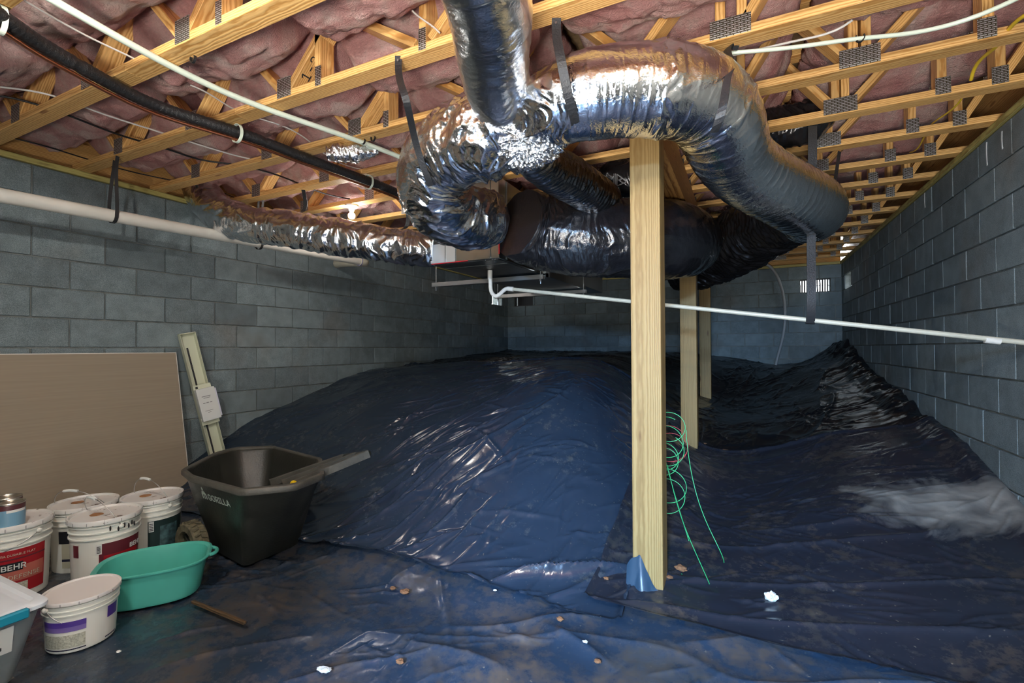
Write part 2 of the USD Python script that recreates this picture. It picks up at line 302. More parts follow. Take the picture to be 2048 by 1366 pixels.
GALV2 = foil_mat('galvanized_unit', (.42, .45, .46), .34, 1.0, .04, sc=(6., 12.))
STRUT = plain('strut_steel', (.45, .47, .48), .4, 1.0)
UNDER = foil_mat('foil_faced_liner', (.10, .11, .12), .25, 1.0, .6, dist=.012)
RED = plain('red_tape', (.45, .02, .03), .4)
def plate_mat():
    n = {'tc': ('texture_coordinate', {}), 'mp': ('mapping', {'rotation': (math.pi/2, 0, 0)}), 'br': ('brick_texture', {'offset': .5, 'color1': (.62, .63, .63), 'color2': (.50, .52, .53), 'mortar': (.10, .09, .06), 'scale': 1.0, 'brick_width': .026, 'row_height': .0085, 'mortar_size': .0022, 'mortar_smooth': .1}),
         'n': ('noise_texture', {'scale': 60.0}), 'b': ('bump', {'strength': .5, 'distance': .002}), 'p': ('principled_bsdf', {'metallic': .75, 'roughness': .42})}
    l = [('tc.object', 'mp.vector'), ('mp.vector', 'br.vector'), ('br.color', 'p.base_color'), ('br.fac', 'b.height'), ('b.normal', 'p.normal')]
    return mat('truss_plate', n, l)
PLATE = plate_mat()
BLACK_RUB = foil_mat('black_pipe_insulation', (.012, .012, .013), .38, 0., .8, sc=(120., 160.), dist=.004)
COPPER = plain('copper', (.62, .24, .13), .35, 1.0, bump=.05)
PVC = plain('white_pvc', (.66, .64, .58), .35, var=.1, vscale=5)
PVC2 = plain('ivory_pvc', (.50, .48, .385), .32, var=.06, vscale=9)
PEX = plain('pex_tube', (.60, .68, .58), .35)
WHITE_CABLE = plain('white_cable', (.7, .69, .66), .45)
YELLOW_CABLE = plain('yellow_cable', (.72, .50, .03), .45)
BLACK_CABLE = plain('black_cable', (.012, .012, .013), .45)
STRAPM = plain('black_strap', (.020, .021, .023), .45, bump=.2, bscale=150)
GREYTUBE = plain('grey_conduit', (.33, .35, .36), .4)
GREENW = plain('green_wire', (.03, .36, .12), .35)
REDW = plain('red_wire', (.35, .03, .03), .4)
DRYWALL = mat('brown_paper', {'tc': ('texture_coordinate', {}), 'mp': ('mapping', {'scale': (60, 1.5, 90)}), 'n': ('noise_texture', {'scale': 1.0, 'detail': 5.0}), 'r': ('rgb_ramp', {'ramp': [(.3, (.27, .222, .165)), (.7, (.298, .247, .185))]}), 'p': ('principled_bsdf', {'roughness': .85, 'specular_ior_level': .2})},
              [('tc.object', 'mp.vector'), ('mp.vector', 'n.vector'), ('n.fac', 'r.fac'), ('r.color', 'p.base_color')])
GYPSUM = plain('gypsum', (.62, .6, .55), .9)
FIXTURE = plain('cream_enamel', (.60, .62, .47), .35)
PAPER = plain('white_paper', (.64, .66, .64), .7)
INK = plain('black_ink', (.015, .015, .017), .6)
GREYINK = plain('grey_ink', (.25, .25, .25), .6)
POLY = plain('black_poly', (.020, .021, .017), .42, bump=.15, bscale=90, var=.35, vscale=7)
POLYRIM = plain('dusty_poly', (.06, .057, .047), .55, bump=.15, bscale=90, var=.35, vscale=12)
TIRE = plain('muddy_tire', (.10, .085, .05), .85, bump=.5, bscale=70, var=.5, vscale=25)
YELLOW = plain('yellow_cap', (.72, .47, .01), .35)
LOGOW = plain('logo_white', (.70, .76, .70), .5)
def pail_mat(name, col, spots):
    n = {'tc': ('texture_coordinate', {}), 'n': ('noise_texture', {'scale': 26.0, 'detail': 6.0, 'roughness': .7}), 'r': ('rgb_ramp', {'ramp': [(spots, (0, 0, 0)), (spots+.04, (1, 1, 1))]}), 'm': ('mix', {'color1': col, 'color2': (.10, .055, .035)}), 'p': ('principled_bsdf', {'roughness': .38, 'subsurface_weight': .0})}
    return mat(name, n, [('tc.object', 'n.vector'), ('n.fac', 'r.fac'), ('r.color', 'm.fac'), ('m.color', 'p.base_color')])
PAIL = pail_mat('pail_white', (.70, .71, .66), .735)
LID = pail_mat('lid_white', (.66, .65, .63), .615)
LIDC = pail_mat('lid_clean', (.62, .60, .59), .69)
L_RED = plain('label_red', (.33, .012, .02), .4); L_SALMON = plain('label_salmon', (.45, .13, .10), .4); L_MAROON = plain('label_maroon', (.115, .018, .028), .4)
L_BLACK = plain('label_black', (.014, .015, .022), .4); L_CREAM = plain('label_cream', (.50, .49, .38), .5); L_NAVY = plain('label_navy', (.02, .02, .05), .4)
L_PURPLE = plain('label_purple', (.07, .035, .25), .4); L_VIOLET = plain('label_violet', (.17, .12, .36), .4); L_GREEN = plain('label_dark_green', (.016, .035, .035), .4); L_GREY = plain('label_fine_print', (.42, .43, .36), .6, var=.35, vscale=160)
L_TEAL = plain('label_teal_streaks', (.05, .10, .11), .4, var=.7, vscale=40)
RUST = plain('rust_stain', (.36, .17, .07), .6)
STEELW = plain('wire_steel', (.5, .5, .5), .35, 1.0)
CANBLUE = plain('can_blue', (.15, .30, .42), .35); CANMAROON = plain('can_maroon', (.09, .025, .03), .4)
TIN = plain('tin', (.55, .52, .46), .3, 1.0, bump=.1)
TEAL = plain('teal_plastic', (.075, .40, .33), .32, var=.06, vscale=10)
BINBODY = mat('clear_bin', {'p': ('principled_bsdf', {'base_color': (.40, .45, .47), 'roughness': .32, 'transmission_weight': .0, 'alpha': 1.0}), 'tl': ('translucent_bsdf', {'color': (.55, .60, .62)}), 'tr': ('transparent_bsdf', {'color': (.85, .9, .92)}), 'm1': ('mix_closure', {'fac': .35}), 'm2': ('mix_closure', {'fac': .45})},
              [('p.BSDF', 'm1.closure1'), ('tl.BSDF', 'm1.closure2'), ('m1.closure', 'm2.closure1'), ('tr.BSDF', 'm2.closure2')], surface='m2.closure')
BINLID = plain('bin_lid', (.62, .68, .74), .35)
LATCH = plain('latch_teal', (.01, .22, .33), .35)
STONES = plain('grey_contents', (.22, .21, .18), .9, bump=.6, bscale=60, var=.5, vscale=30)
PORCELAIN = plain('porcelain', (.8, .79, .76), .25)
VENTM = plain('vent_metal', (.05, .052, .055), .5)
STREAK = plain('white_streak', (.62, .66, .68), .8)
DUCTPRINT = plain('duct_print', (.30, .31, .33), .4)
BULB = mat('lit_bulb', {'e': ('emission', {'color': BULB_COLOR, 'strength': BULB_POWER})}, [], surface='e.emission')
BULB2 = mat('brighter_lit_bulb', {'e': ('emission', {'color': BULB_COLOR, 'strength': BULB_NEAR})}, [], surface='e.emission')

# ------------------------------------------------------------------ the shell
ZT, XL, XR, YF, YB = 2.438, -4.247, 1.315, 8.518, -2.6
CEIL, CHW, SP, Y0 = 2.476, .089, .488, 2.144      # underside of the trusses, chord width, truss spacing, first truss
C, BL = .2032, .4064
def wall_slab(name, boxes, label):
    t = thing(name, label, 'wall', kind='structure')
    mobj('mortar_bed', cat_(boxes), MORTAR, t)
    return t
V = (ZT-2*C, ZT-C)                                  # the vents' course
wl = wall_slab('wall_left', [boxat(((XL-.10), (YB+7.86)/2, ZT/2), (.19, 7.86-YB, ZT), .001), boxat((XL-.10, (8.26+YF+.2)/2, ZT/2), (.19, YF+.2-8.26, ZT), .001),
     boxat((XL-.10, 8.06, V[0]/2), (.19, .42, V[0]), .001), boxat((XL-.10, 8.06, (V[1]+ZT)/2), (.19, .42, ZT-V[1]), .001)], 'long grey concrete block wall on the left side')
wr = wall_slab('wall_right', [boxat(((XR+.10), (YB+7.83)/2, ZT/2), (.19, 7.83-YB, ZT), .001), boxat((XR+.10, (8.27+YF+.2)/2, ZT/2), (.19, YF+.2-8.27, ZT), .001),
     boxat((XR+.10, 8.05, V[0]/2), (.19, .44, V[0]), .001), boxat((XR+.10, 8.05, (V[1]+ZT)/2), (.19, .44, ZT-V[1]), .001)], 'bluish grey concrete block wall on the right side')
FV = [(-4.10, -3.70), (.777, 1.170)]
wf = wall_slab('wall_far', [boxat(((XL+FV[1][1]+XR-FV[1][1])/2, YF+.10, V[0]/2), (XR-XL, .19, V[0]), .001), boxat(((XL+XR)/2, YF+.10, (V[1]+ZT)/2), (XR-XL, .19, ZT-V[1]), .001)] +
     [boxat(((a+b)/2, YF+.10, (V[0]+V[1])/2), (b-a, .19, C), .001) for a, b in ((XL, FV[0][0]), (FV[0][1], FV[1][0]), (FV[1][1], XR))], 'dark concrete block end wall at the back of the crawl space')
YW = -1.1
wb = thing('wall_back', 'block wall with the access doorway behind the camera', 'wall', kind='structure')
mobj('wall_panel', boxat(((XL-.38)/2, YW-.1, 1.3), (-.38-XL, .2, 3.0), .001), BACKWALL, wb)
mobj('wall_panel', boxat(((XR+.40)/2, YW-.1, 1.3), (XR-.40, .2, 3.0), .001), BACKWALL, wb)
mobj('wall_panel', boxat((.01, YW-.1, 2.45), (.78, .2, .9), .001), BACKWALL, wb)
mobj('floor', boxat(((XL+XR)/2, 3, -.20), (XR-XL+.6, 11.9, .1), .001), EARTH, kind='structure', label='red clay ground under the plastic sheeting')
mobj('ceiling', boxat(((XL+XR)/2, 3, 2.95), (XR-XL+.6, 11.9, .03), .001), DECK, kind='structure', label='wood subfloor deck above the trusses')

def blk(L, h, t=.05):
    """a block's face: front at local +Y=0 side, chamfered towards the joint"""
    return cbox(L, t, h, .0025)
def lay(parent, axis, pos, lo, hi, z_low, phase, skip, rows):
    for r in range(rows):
        zc = ZT - C*(r+.5)
        off = phase + (BL/2 if r % 2 else 0)
        k0 = math.floor((lo-off)/BL)
        a = off + k0*BL
        while a < hi:
            s, e = max(a, lo), min(a+BL, hi); a += BL
            if e-s < .05: continue
            if zc + C/2 < z_low((s+e)/2): continue
            if any(rr == r and s < se and e > sb for rr, sb, se in skip):
                cuts = [(sb, se) for rr, sb, se in skip if rr == r]
                segs = []
                for sb, se in cuts:
                    if s < sb < e: segs.append((s, sb))
                    if s < se < e: segs.append((se, e))
            else: segs = [(s, e)]
            for s1, e1 in segs:
                if e1-s1 < .03: continue
                j = .0045+rng.random()*.002; pr = rng.uniform(-.0012, .0016)
                m = blk(e1-s1-2*j, C-2*j)
                c = (s1+e1)/2
                if axis == 'L': m.apply_transform(trimesh.transformations.rotation_matrix(math.pi/2, [0, 0, 1])); at(m, (XL-.018+pr, c, zc))
                elif axis == 'R': m.apply_transform(trimesh.transformations.rotation_matrix(math.pi/2, [0, 0, 1])); at(m, (XR+.018-pr, c, zc))
                else: at(m, (c, YF+.018-pr, zc))
                mobj('block', m, BLOCK, parent)
# heights of the ground (control points measured against walls and posts)
_ctl = [(-4.25, 2.71, .366), (-4.25, 3.1, .538), (-4.25, 3.57, .662), (-4.25, 4.13, .81), (-4.25, 4.67, .934), (-4.25, 5.2, .95), (-4.25, 5.9, 1.0), (-4.25, 7.06, 1.07), (-4.25, 8.5, 1.16),
        (1.3, 3.45, .30), (1.3, 3.97, .45), (1.3, 4.64, .572), (1.3, 5.82, .74), (1.3, 7.2, 1.0), (1.3, 8.5, 1.16), (-2.85, 8.5, 1.14), (-1.9, 8.5, 1.13), (-.3, 8.5, 1.05), (.25, 8.5, .95), (.76, 8.5, .96),
        (-.45, 2.4, .05), (-.46, 4.6, .29), (-.5, 6.97, .55), (.5, 2.5, .06), (.5, 4.5, .36), (.5, 6, .55), (.3, 7.5, .8), (1.3, 2.6, .12), (-.3, 3.5, .14), (.4, 3.4, .2),
        (-.95, 2.3, .10), (-1.0, 2.9, .46), (-1.0, 3.6, .78), (-1.1, 4.3, .90), (-1.3, 5.2, .97), (-1.5, 6.5, 1.03), (-2, 2.25, .10), (-2, 2.8, .42), (-2, 3.6, .76), (-2.2, 4.5, .94), (-3, 2.4, .12), (-3, 3.2, .56), (-3, 4.2, .86), (-3.2, 5.5, 1.0), (-2.5, 6.5, 1.06),
        (-.75, 5.5, .55), (-.9, 7.2, .9)] + [(x, y, 0) for x in (-4.25, -3.3, -2.3, -1.2, -.2, .6, 1.3) for y in (-2.5, -.5, 1.0, 1.9)]
_ctl = np.array(_ctl)
_rbf = Rbf(_ctl[:, 0], _ctl[:, 1], _ctl[:, 2], function='multiquadric', epsilon=.5, smooth=.02)
def ground(x, y):
    x, y = np.asarray(x, float), np.asarray(y, float)
    sh = x.shape; g = _rbf(x.ravel(), y.ravel()).reshape(sh)
    k = np.clip((y-1.5)/.5, 0, 1); return g*k*k*(3-2*k)
def gz(x, y): return float(ground(np.array([x]), np.array([y]))[0])
lay(wl, 'L', XL, .75, YF, lambda y: gz(XL, y)-.1, 1.438, [(1, 7.86, 8.26)], 12)
lay(wr, 'R', XR, 2.6, YF, lambda y: gz(XR, y)-.1, 3.482, [(1, 7.83, 8.27)], 12)
lay(wf, 'F', YF, XL, XR, lambda x: .85, -2.228, [(1, *FV[0]), (1, *FV[1])], 8)
# sill plates on the block walls
board(None, 'trim_1', (XL-.045, .3, ZT+.019), (XL-.045, YF+.1, ZT+.019), .14, .038, SILL, kind='structure', label='yellowish treated sill plate along the top of the left block wall')
board(None, 'trim_2', (XR+.045, .9, ZT+.019), (XR+.045, YF+.1, ZT+.019), .14, .038, SILL, kind='structure', label='sill plate along the top of the right block wall')
board(None, 'trim_3', (XL, YF+.05, ZT+.019), (XR, YF+.05, ZT+.019), .14, .038, SILL, kind='structure', label='sill plate along the top of the far block wall')
for i, (y0, y1, nm) in enumerate(((YB, YF+.2, 'left'), (YB, YF+.2, 'right'))):
    x = XL-.12 if nm == 'left' else XR+.12
    board(None, 'trim', (x, y0, (ZT+.038+2.94)/2), (x, y1, (ZT+.038+2.94)/2), .04, 2.94-ZT-.038, PINE, kind='structure', label=f'rim board closing the truss ends over the {nm} wall')
board(None, 'trim', (XL, YF+.12, 2.7), (XR, YF+.12, 2.7), .04, .46, PINE, kind='structure', label='rim board over the far wall')
# streaks of mineral deposit on the right wall
for k, (px, py, L) in enumerate(((2008, 262, .10), (1977, 284, .14), (1852, 385, .12))):
    q = Px(px, py, XR); m = ribbon([q+(-.009, 0, 0), q+(-.009, .004, -L*.5), q+(-.009, -.004, -L)], (0, 1, 0), .012, .002)
    mobj('mineral_streak', m, STREAK, wr)

# vents in the walls
def vent(px_name, label, cx, axis, bars, lit=True):
    t = thing('foundation_vent', label, 'vent', cx)
    cx = np.array(cx, float); w, h = (.386, .19)
    def B(u, z, su, sz, d=.03, off=0):
        return boxat(cx + ((u, off, z) if axis == 'F' else (off, u, z)), ((su, d, sz) if axis == 'F' else (d, su, sz)), .001)
    mobj('frame', cat_([B(0, h/2, w, .012), B(0, -h/2, w, .012), B(-w/2, 0, .012, h), B(w/2, 0, .012, h)]), VENTM if axis == 'F' else GREYTUBE, t)
    if bars:
        for k in range(11): mobj('bar', B(-w/2+w*(k+.8)/11.6, 0, .0175, h, .012), VENTM, t)
        mobj('bar', B(0, 0, w, .006, .012), VENTM, t)
    return t
vent('a', 'barred foundation vent glowing with daylight high in the far wall near its right corner', ((FV[1][0]+FV[1][1])/2, YF+.05, (V[0]+V[1])/2), 'F', True)
t = vent('b', 'dark blocked foundation vent opening high in the far wall near its left corner', ((FV[0][0]+FV[0][1])/2, YF+.05, (V[0]+V[1])/2), 'F', False)
mobj('closed_shutter', boxat(((FV[0][0]+FV[0][1])/2, YF+.15, (V[0]+V[1])/2), (.386, .01, .19), .001), INK, t)
vent('c', 'small open foundation vent in the right wall close to the far corner', (XR+.08, 8.05, (V[0]+V[1])/2), 'R', False)
vent('d', 'small open foundation vent in the left wall close to the far corner', (XL-.08, 8.06, (V[0]+V[1])/2), 'R', False)
# a ground outside, so the vents look out on something
mobj('yard', cat_([boxat((-7.5, 4, .9), (6, 16, .1), .001), boxat((4.6, 4, .9), (6, 16, .1), .001), boxat((-1.5, 12, .9), (12, 6.4, .1), .001)]), plain('outside_soil', (.25, .22, .17), .9), kind='structure', label='bare ground outside the foundation vents')

# ------------------------------------------------------------------ floor trusses
ORD = ['first', 'second', 'third', 'fourth', 'fifth', 'sixth', 'seventh', 'eighth', 'ninth', 'tenth', 'eleventh', 'twelfth', 'thirteenth', 'fourteenth', 'fifteenth', 'sixteenth', 'last']
TOP = 2.895
def truss(k):
    y = Y0 + SP*k; yc = y + CHW/2; idx = k+4
    lab = f'open-web floor truss of yellow pine, {ORD[idx]} one counted from the camera to the far wall' if k > -4 else 'open-web floor truss overhead nearest the doorway'
    t = thing('floor_truss', lab, 'truss', ((XL+XR)/2, yc, CEIL), group='floor trusses overhead')
    zc = CEIL+.019; zt = TOP-.019
    xs = -2.5 + .03*((k*7) % 5-2)
    board(t, 'bottom_chord', (XL-.02, yc, zc), (xs-.001, yc, zc), CHW, .038, PINE)
    board(t, 'bottom_chord', (xs+.001, yc, zc), (XR+.02, yc, zc), CHW, .038, PINE)
    board(t, 'top_chord', (XL-.02, yc, zt), (XR+.02, yc, zt), CHW, .038, PINE)
    zb, zu = CEIL+.038, TOP-.038
    def web(xa, za, xb, zb_): 
        d = rng.uniform(-.006, .006); board(t, 'web', (xa+d, yc, za), (xb+d, yc, zb_), CHW, .038, PINE, up=(0, 0, 1) if abs(xa-xb) > .05 else (1, 0, 0))
    J = [-3.66, -2.875, -2.09]
    for x in J:
        web(x-.03, zb+.008, x-.36, zu); web(x+.03, zb+.008, x+.36, zu)
    for x in (-1.85, -1.23): web(x, zb, x, zu)
    web(-1.27, zb+.01, -1.80, zu) 
    web(-1.19, zb+.01, -.83, zu)
    web(-.47, zb+.008, -.80, zu); web(-.41, zb+.008, -.12, zu)
    web(-.08, zb, -.08, zu); web(-.0, zb, .0, zu)
    web(.01, zb+.01, .22, zu); web(.455, zb+.008, .20, zu)
    web(.465, zb, .465, zu); web(.505, zb, .505, zu)
    web(.53, zb+.008, .84, zu)
    for x in (.92, 1.135): web(x, zb, x, zu)
    web(1.16, zb+.01, 1.30, zu-.1)
    def plate(x, w, h, dz=0):
        for sy in ((-1,) if k > 2 else (-1, 1)):
            L = cbox(w, .002, h, .0006)
            yy = yc + sy*(CHW/2+.0009)
            board(t, 'truss_plate', (x-w/2, yy, CEIL+.006+h/2+dz), (x+w/2, yy, CEIL+.006+h/2+dz), .002, h, PLATE, b=.0005)
    for x in J: plate(x, .10, .10)
    for x in (-1.85, -1.23): plate(x, .038, .095)
    plate(-.04, .155, .078); plate(-.44, .125, .078); plate(.485, .155, .085)
    for x in (.92, 1.135): plate(x, .062, .085)
    if k == -1:      # pencilled lettering on a web of this truss
        a, b = np.array([-2.06, yc, zb+.008]), np.array([-1.73, yc, zu]); L, X, Y, Zv = frame(a, b)
        o = a + X*.10 - Zv*.0195 - np.array([0, .02, 0])
        N = -Zv; Yd = np.cross(N, X)
        mobj('pencil_mark', plane_text('1-2-3', .05, a + X*.075 + N*.0195 - Yd*.02, X, Yd, .0008), INK, t)
    return t
for k in range(-4, 13): truss(k)
# beam on the posts
bm = thing('girder_beam', 'long brown wooden girder carried by the three posts under the trusses', 'beam', (-.42, 5.4, 2.24))
for i, x in enumerate((-.465, -.425, -.385)):
    board(bm, 'ply', (x, 2.44, 2.357), (x, YF-.02, 2.357), .039, .234, OLDBEAM)
PX_, PW = (-.424, -.458, -.475), .14
posts = []
for i, (py_, lab) in enumerate(((2.40, 'tall treated wooden post nearest the camera, plastic flap at its foot'), (4.66, 'treated wooden post in the middle, coiled wires before its foot'), (6.95, 'farthest treated wooden post, mostly hidden behind the middle one'))):
    x = PX_[i]; z0 = gz(x, py_) - .06
    tp = thing('support_post', lab, 'post', (x, py_, z0), group=None)
    if i == 0:
        board(tp, 'timber', (x, py_, z0), (x, py_, 2.24), PW, PW, TREATED, up=(0, 1, 0))
    else: board(tp, 'timber', (x, py_, z0), (x, py_, 2.24), PW, PW, TREATED, up=(0, 1, 0))

# ------------------------------------------------------------------ insulation
def batt(x0, x1, y0, y1, zlow, seed, label):
    nx, ny = max(8, int((x1-x0)/.016)), int((y1-y0)/.016)
    u, v = np.meshgrid(np.linspace(0, 1, nx), np.linspace(0, 1, ny), indexing='ij')
    X, Y = x0+u*(x1-x0), y0+v*(y1-y0)
    p = np.stack([X*3.1, Y*3.6, np.full_like(X, seed*1.7)], -1)
    ex = np.minimum(u, 1-u)*(x1-x0); ey = np.minimum(v, 1-v)*(y1-y0)
    edge = 1-np.exp(-ex/.05)*(.9) ; edgey = 1-np.exp(-ey/.07)*.75
    Z = zlow + .11*(fbm(p, 3, seed)-.5) + .040*(ridge(p*2.7, seed+5)**2-.4) + .045*(fbm(p*5, 4, seed+9)-.5) - .020*ridge(p*np.array([3., 9, 1]), seed+3)**3
    top = TOP-.06
    Z = top - (top-Z)*edge*edgey
    X = X + .05*(noise(np.stack([Y*9, Z*4, X*0+seed], -1), seed+2)-.5)*(np.exp(-ex/.08)) + .02*(noise(np.stack([Y*40, Z*30, X*20], -1), seed+4)-.5)*np.exp(-ex/.05)
    bot = grid_mesh(X, Y, Z); bot.invert()
    # close it with a flat upper face
    V, F = bot.vertices, bot.faces
    n = nx*ny; ring = np.r_[np.arange(ny), np.arange(1, nx)*ny+ny-1, (nx-1)*ny+np.arange(ny-2, -1, -1), np.arange(nx-2, 0, -1)*ny]
    up = V[ring].copy(); up[:, 2] = top+.03
    V = np.vstack([V, up, [[(x0+x1)/2, (y0+y1)/2, top+.04]]]); m = len(ring); i = np.arange(m); j = (i+1) % m
    F = np.vstack([F, np.c_[ring[i], n+j, ring[j]], np.c_[ring[i], n+i, n+j], np.c_[n+i, np.full(m, n+m), n+j]])
    mesh = trimesh.Trimesh(V, F, process=False); mesh.fix_normals()
    mobj('insulation_batt', mesh, PINK, None, smooth=True, label=label, cat='insulation', group='pink insulation batts between the trusses')
WH = [('at the left wall end', -4.34, -3.04), ('left of the middle', -2.99, -1.87), ('in the middle', -1.82, -.80), ('right of the middle', -.75, .24), ('at the right wall end', .29, 1.29)]
for k in range(-4, 12):
    ya, yb = Y0+SP*k+CHW-.035, Y0+SP*(k+1)+.035
    for w, (nm, a, b) in enumerate(WH):
        sd = (k+5)*7+w
        zl = CEIL + [.085, .07, .07, .11, .15][w] + .08*(random.Random(sd).random()-.4) + (.05 if k > 4 else 0)
        batt(a+.022*math.sin(sd), b+.022*math.cos(sd*1.3), ya, yb, zl, sd, f'pink fiberglass batt {nm} of the bay behind the {ORD[k+4]} truss')

# ------------------------------------------------------------------ ground sheets of plastic
def creases(X, Y, ang, spread, seed, n, hmax, box_, wmin=.006):
    """sharp folds of a film: many short cusped ridges, most of them along one direction, some meeting in little fans"""
    r = np.random.default_rng(seed); H = np.zeros_like(X); x0, x1, y0, y1 = box_
    jx, jy = .03*(noise(np.stack([X*5, Y*5, X*0+seed], -1), 5)-.5), .03*(noise(np.stack([X*5, Y*5, X*0+seed+9], -1), 6)-.5)
    XX, YY = X+jx, Y+jy
    for k in range(n):
        if k % 3 == 0 or k == 0: c = np.array([r.uniform(x0, x1), r.uniform(y0, y1)]); a0 = ang + r.normal()*spread
        a = a0 + r.normal()*.28; L = r.uniform(.06, .30)*(1+2.0*(r.random() < .18)); w = r.uniform(wmin, wmin*2.4); h = hmax*r.uniform(.25, 1.0)*min(1, L/.2)
        c2 = c + r.normal(size=2)*.05
        d = np.array([math.cos(a), math.sin(a)]); bb = L/2+.06
        m = (np.abs(XX-c2[0]) < bb) & (np.abs(YY-c2[1]) < bb)
        if not m.any(): continue
        u = (XX[m]-c2[0])*d[0]+(YY[m]-c2[1])*d[1]; v = -(XX[m]-c2[0])*d[1]+(YY[m]-c2[1])*d[0]
        v = v + .12*u*u/L*r.uniform(-1, 1)
        t = np.clip(1-np.abs(u)/(L/2), 0, 1)
        ww = w*(.5+1.2*t)*np.where(v > 0, r.uniform(.5, 2.2), 1)
        H[m] += h*np.sqrt(t)*(np.exp(-np.abs(v)/ww) - .35*np.exp(-(v/(3*ww))**2))
    return H
def wr(x, y, ang, st, seed, A=(.02, .008, .003)):
    c, s = math.cos(ang), math.sin(ang); a, b = x*c+y*s, -x*s+y*c
    w = noise(np.stack([x*1.1, y*1.1, x*0+seed], -1), seed)*2
    h = A[0]*(fbm(np.stack([a*st*2.2+w, b*2.2, x*0+seed*3.3], -1), 2, seed+1)-.5)
    h += A[1]*ridge(np.stack([a*st*1.6+w, b*3.4, x*0+seed], -1), seed)**9
    h += A[2]*(fbm(np.stack([x*9, y*9, x*0+seed], -1), 2, seed+4)-.5)
    return h
def sheet(name, label, x0, x1, y0, y1, matl, lift, ang, st, seed, A, res=.014, edges=(0, 0, 0, 0), extra=None, cr=(300, .012, .5)):
    nx, ny = int((x1-x0)/res), int((y1-y0)/res)
    u, v = np.meshgrid(np.linspace(0, 1, nx), np.linspace(0, 1, ny), indexing='ij')
    X, Y = x0+u*(x1-x0), y0+v*(y1-y0)
    e = edges                                       # wavy free edges: x0, x1, y0, y1
    X = X + e[0]*(fbm(np.stack([Y*1.7, Y*0, Y*0+seed], -1), 3, seed)-.5)*(1-u)**3 + e[1]*(fbm(np.stack([Y*1.7, Y*0+4, Y*0+seed], -1), 3, seed)-.5)*u**3
    Y = Y + e[2]*(fbm(np.stack([X*1.5, X*0+7, X*0+seed], -1), 3, seed)-.5)*(1-v)**3 + e[3]*(fbm(np.stack([X*1.5, X*0+9, X*0+seed], -1), 3, seed)-.5)*v**3
    g = ground(X, Y)
    Z = g + lift + wr(X, Y, ang, st, seed, A)
    for i, d in enumerate((u*(x1-x0), (1-u)*(x1-x0), v*(y1-y0), (1-v)*(y1-y0))):
        if e[i]: Z = Z + .022*np.exp(-(d/.022)**2)*(.3+1.2*fbm(np.stack([X*4, Y*4, X*0], -1), 2, seed+8)) - .004*np.exp(-(d/.008)**2)
    Z = Z + creases(X, Y, ang, cr[2], seed+100, cr[0], cr[1], (x0, x1, y0, y1))
    if extra is not None: Z = Z + extra(X, Y)
    m = grid_mesh(X, Y, Z); 
    return mobj(name, m, matl, None, smooth=True, label=label, cat='plastic sheet')
def Pg(px, py, lift=.02):              # where a line of sight meets the ground
    d = CF + CR*(px-1024)/FPX + CU*(683-py)/FPX; t = np.linspace(1.3, 8, 400); q = CAM + t[:, None]*d
    below = q[:, 2] < ground(q[:, 0], q[:, 1])+lift
    return q[np.argmax(below)][:2]
def gauss(d, s): return np.exp(-(d/s)**2)
def seg(X, Y, a, b, s, h):
    a, b = np.array(a, float), np.array(b, float); d = b-a; L2 = d@d
    t = np.clip(((X-a[0])*d[0]+(Y-a[1])*d[1])/L2, 0, 1)
    dist = np.abs(((X-a[0])*d[1]-(Y-a[1])*d[0])/math.sqrt(L2) + .05*(noise(np.stack([X*5, Y*5, X*0], -1), 3)-.5)) + 3*np.abs(np.clip(((X-a[0])*d[0]+(Y-a[1])*d[1])/L2, -.5, 1.5)-t)
    return h*np.exp(-dist/s)*np.sin(np.pi*np.clip(t, .02, .98))**.5
def ex_front(X, Y):
    h = 0
    for a, b, s, q in (((560, 1360), (880, 1300), .02, .02), ((800, 1280), (1010, 1345), .05, .03), ((1080, 1250), (1230, 1330), .05, .03), ((900, 1250), (1240, 1235), .03, .02), ((300, 1330), (620, 1270), .03, .015), ((1350, 1290), (1700, 1230), .05, .02)):
        h = h + seg(X, Y, Pg(*a), Pg(*b), s, q)
    return h
def ex_mound(X, Y):
    h = 0
    for a, b, s, q in (((985, 1166), (1255, 1144), .020, .060), ((700, 1203), (1080, 1190), .014, .040), ((860, 1165), (980, 1168), .02, .035), ((560, 1110), (790, 1060), .02, .025), ((900, 1000), (1020, 930), .016, .022), ((470, 875), (840, 770), .014, .022),
                       ((640, 1010), (800, 905), .010, .016), ((680, 1040), (880, 895), .010, .018), ((720, 1060), (935, 875), .012, .020), ((760, 1090), (960, 885), .010, .016), ((820, 1110), (985, 935), .012, .020), ((700, 960), (870, 850), .010, .015), ((880, 1110), (1000, 990), .010, .018), ((760, 1000), (900, 910), .008, .014), ((650, 1080), (760, 985), .010, .016), ((790, 950), (910, 850), .009, .013), ((600, 930), (760, 850), .008, .012), ((950, 860), (1010, 940), .010, .018)):
        h = h + seg(X, Y, Pg(*a), Pg(*b), s, q)
    return h
sheet('plastic_ground_sheet', 'dusty plastic sheet on the flat ground in the foreground', XL+.01, XR-.01, -1.2, 2.35, PL_FRONT, .004, .5, .6, 11, (.035, .012, .006), res=.008, cr=(600, .014, 1.2), extra=ex_front)
sheet('plastic_ground_sheet', 'big bluish black plastic sheet draped over the dirt mound left of the posts', XL+.012, -.50, 2.02, 5.4, PL_MOUND, .016, .9, .45, 23, (.05, .014, .007), res=.009, cr=(1100, .016, .5), edges=(0, .10, .10, .1), extra=ex_mound)
def ex_right(X, Y):
    return .05*gauss(X-1.27, .07)*np.clip((Y-2.9)/.4, 0, 1)
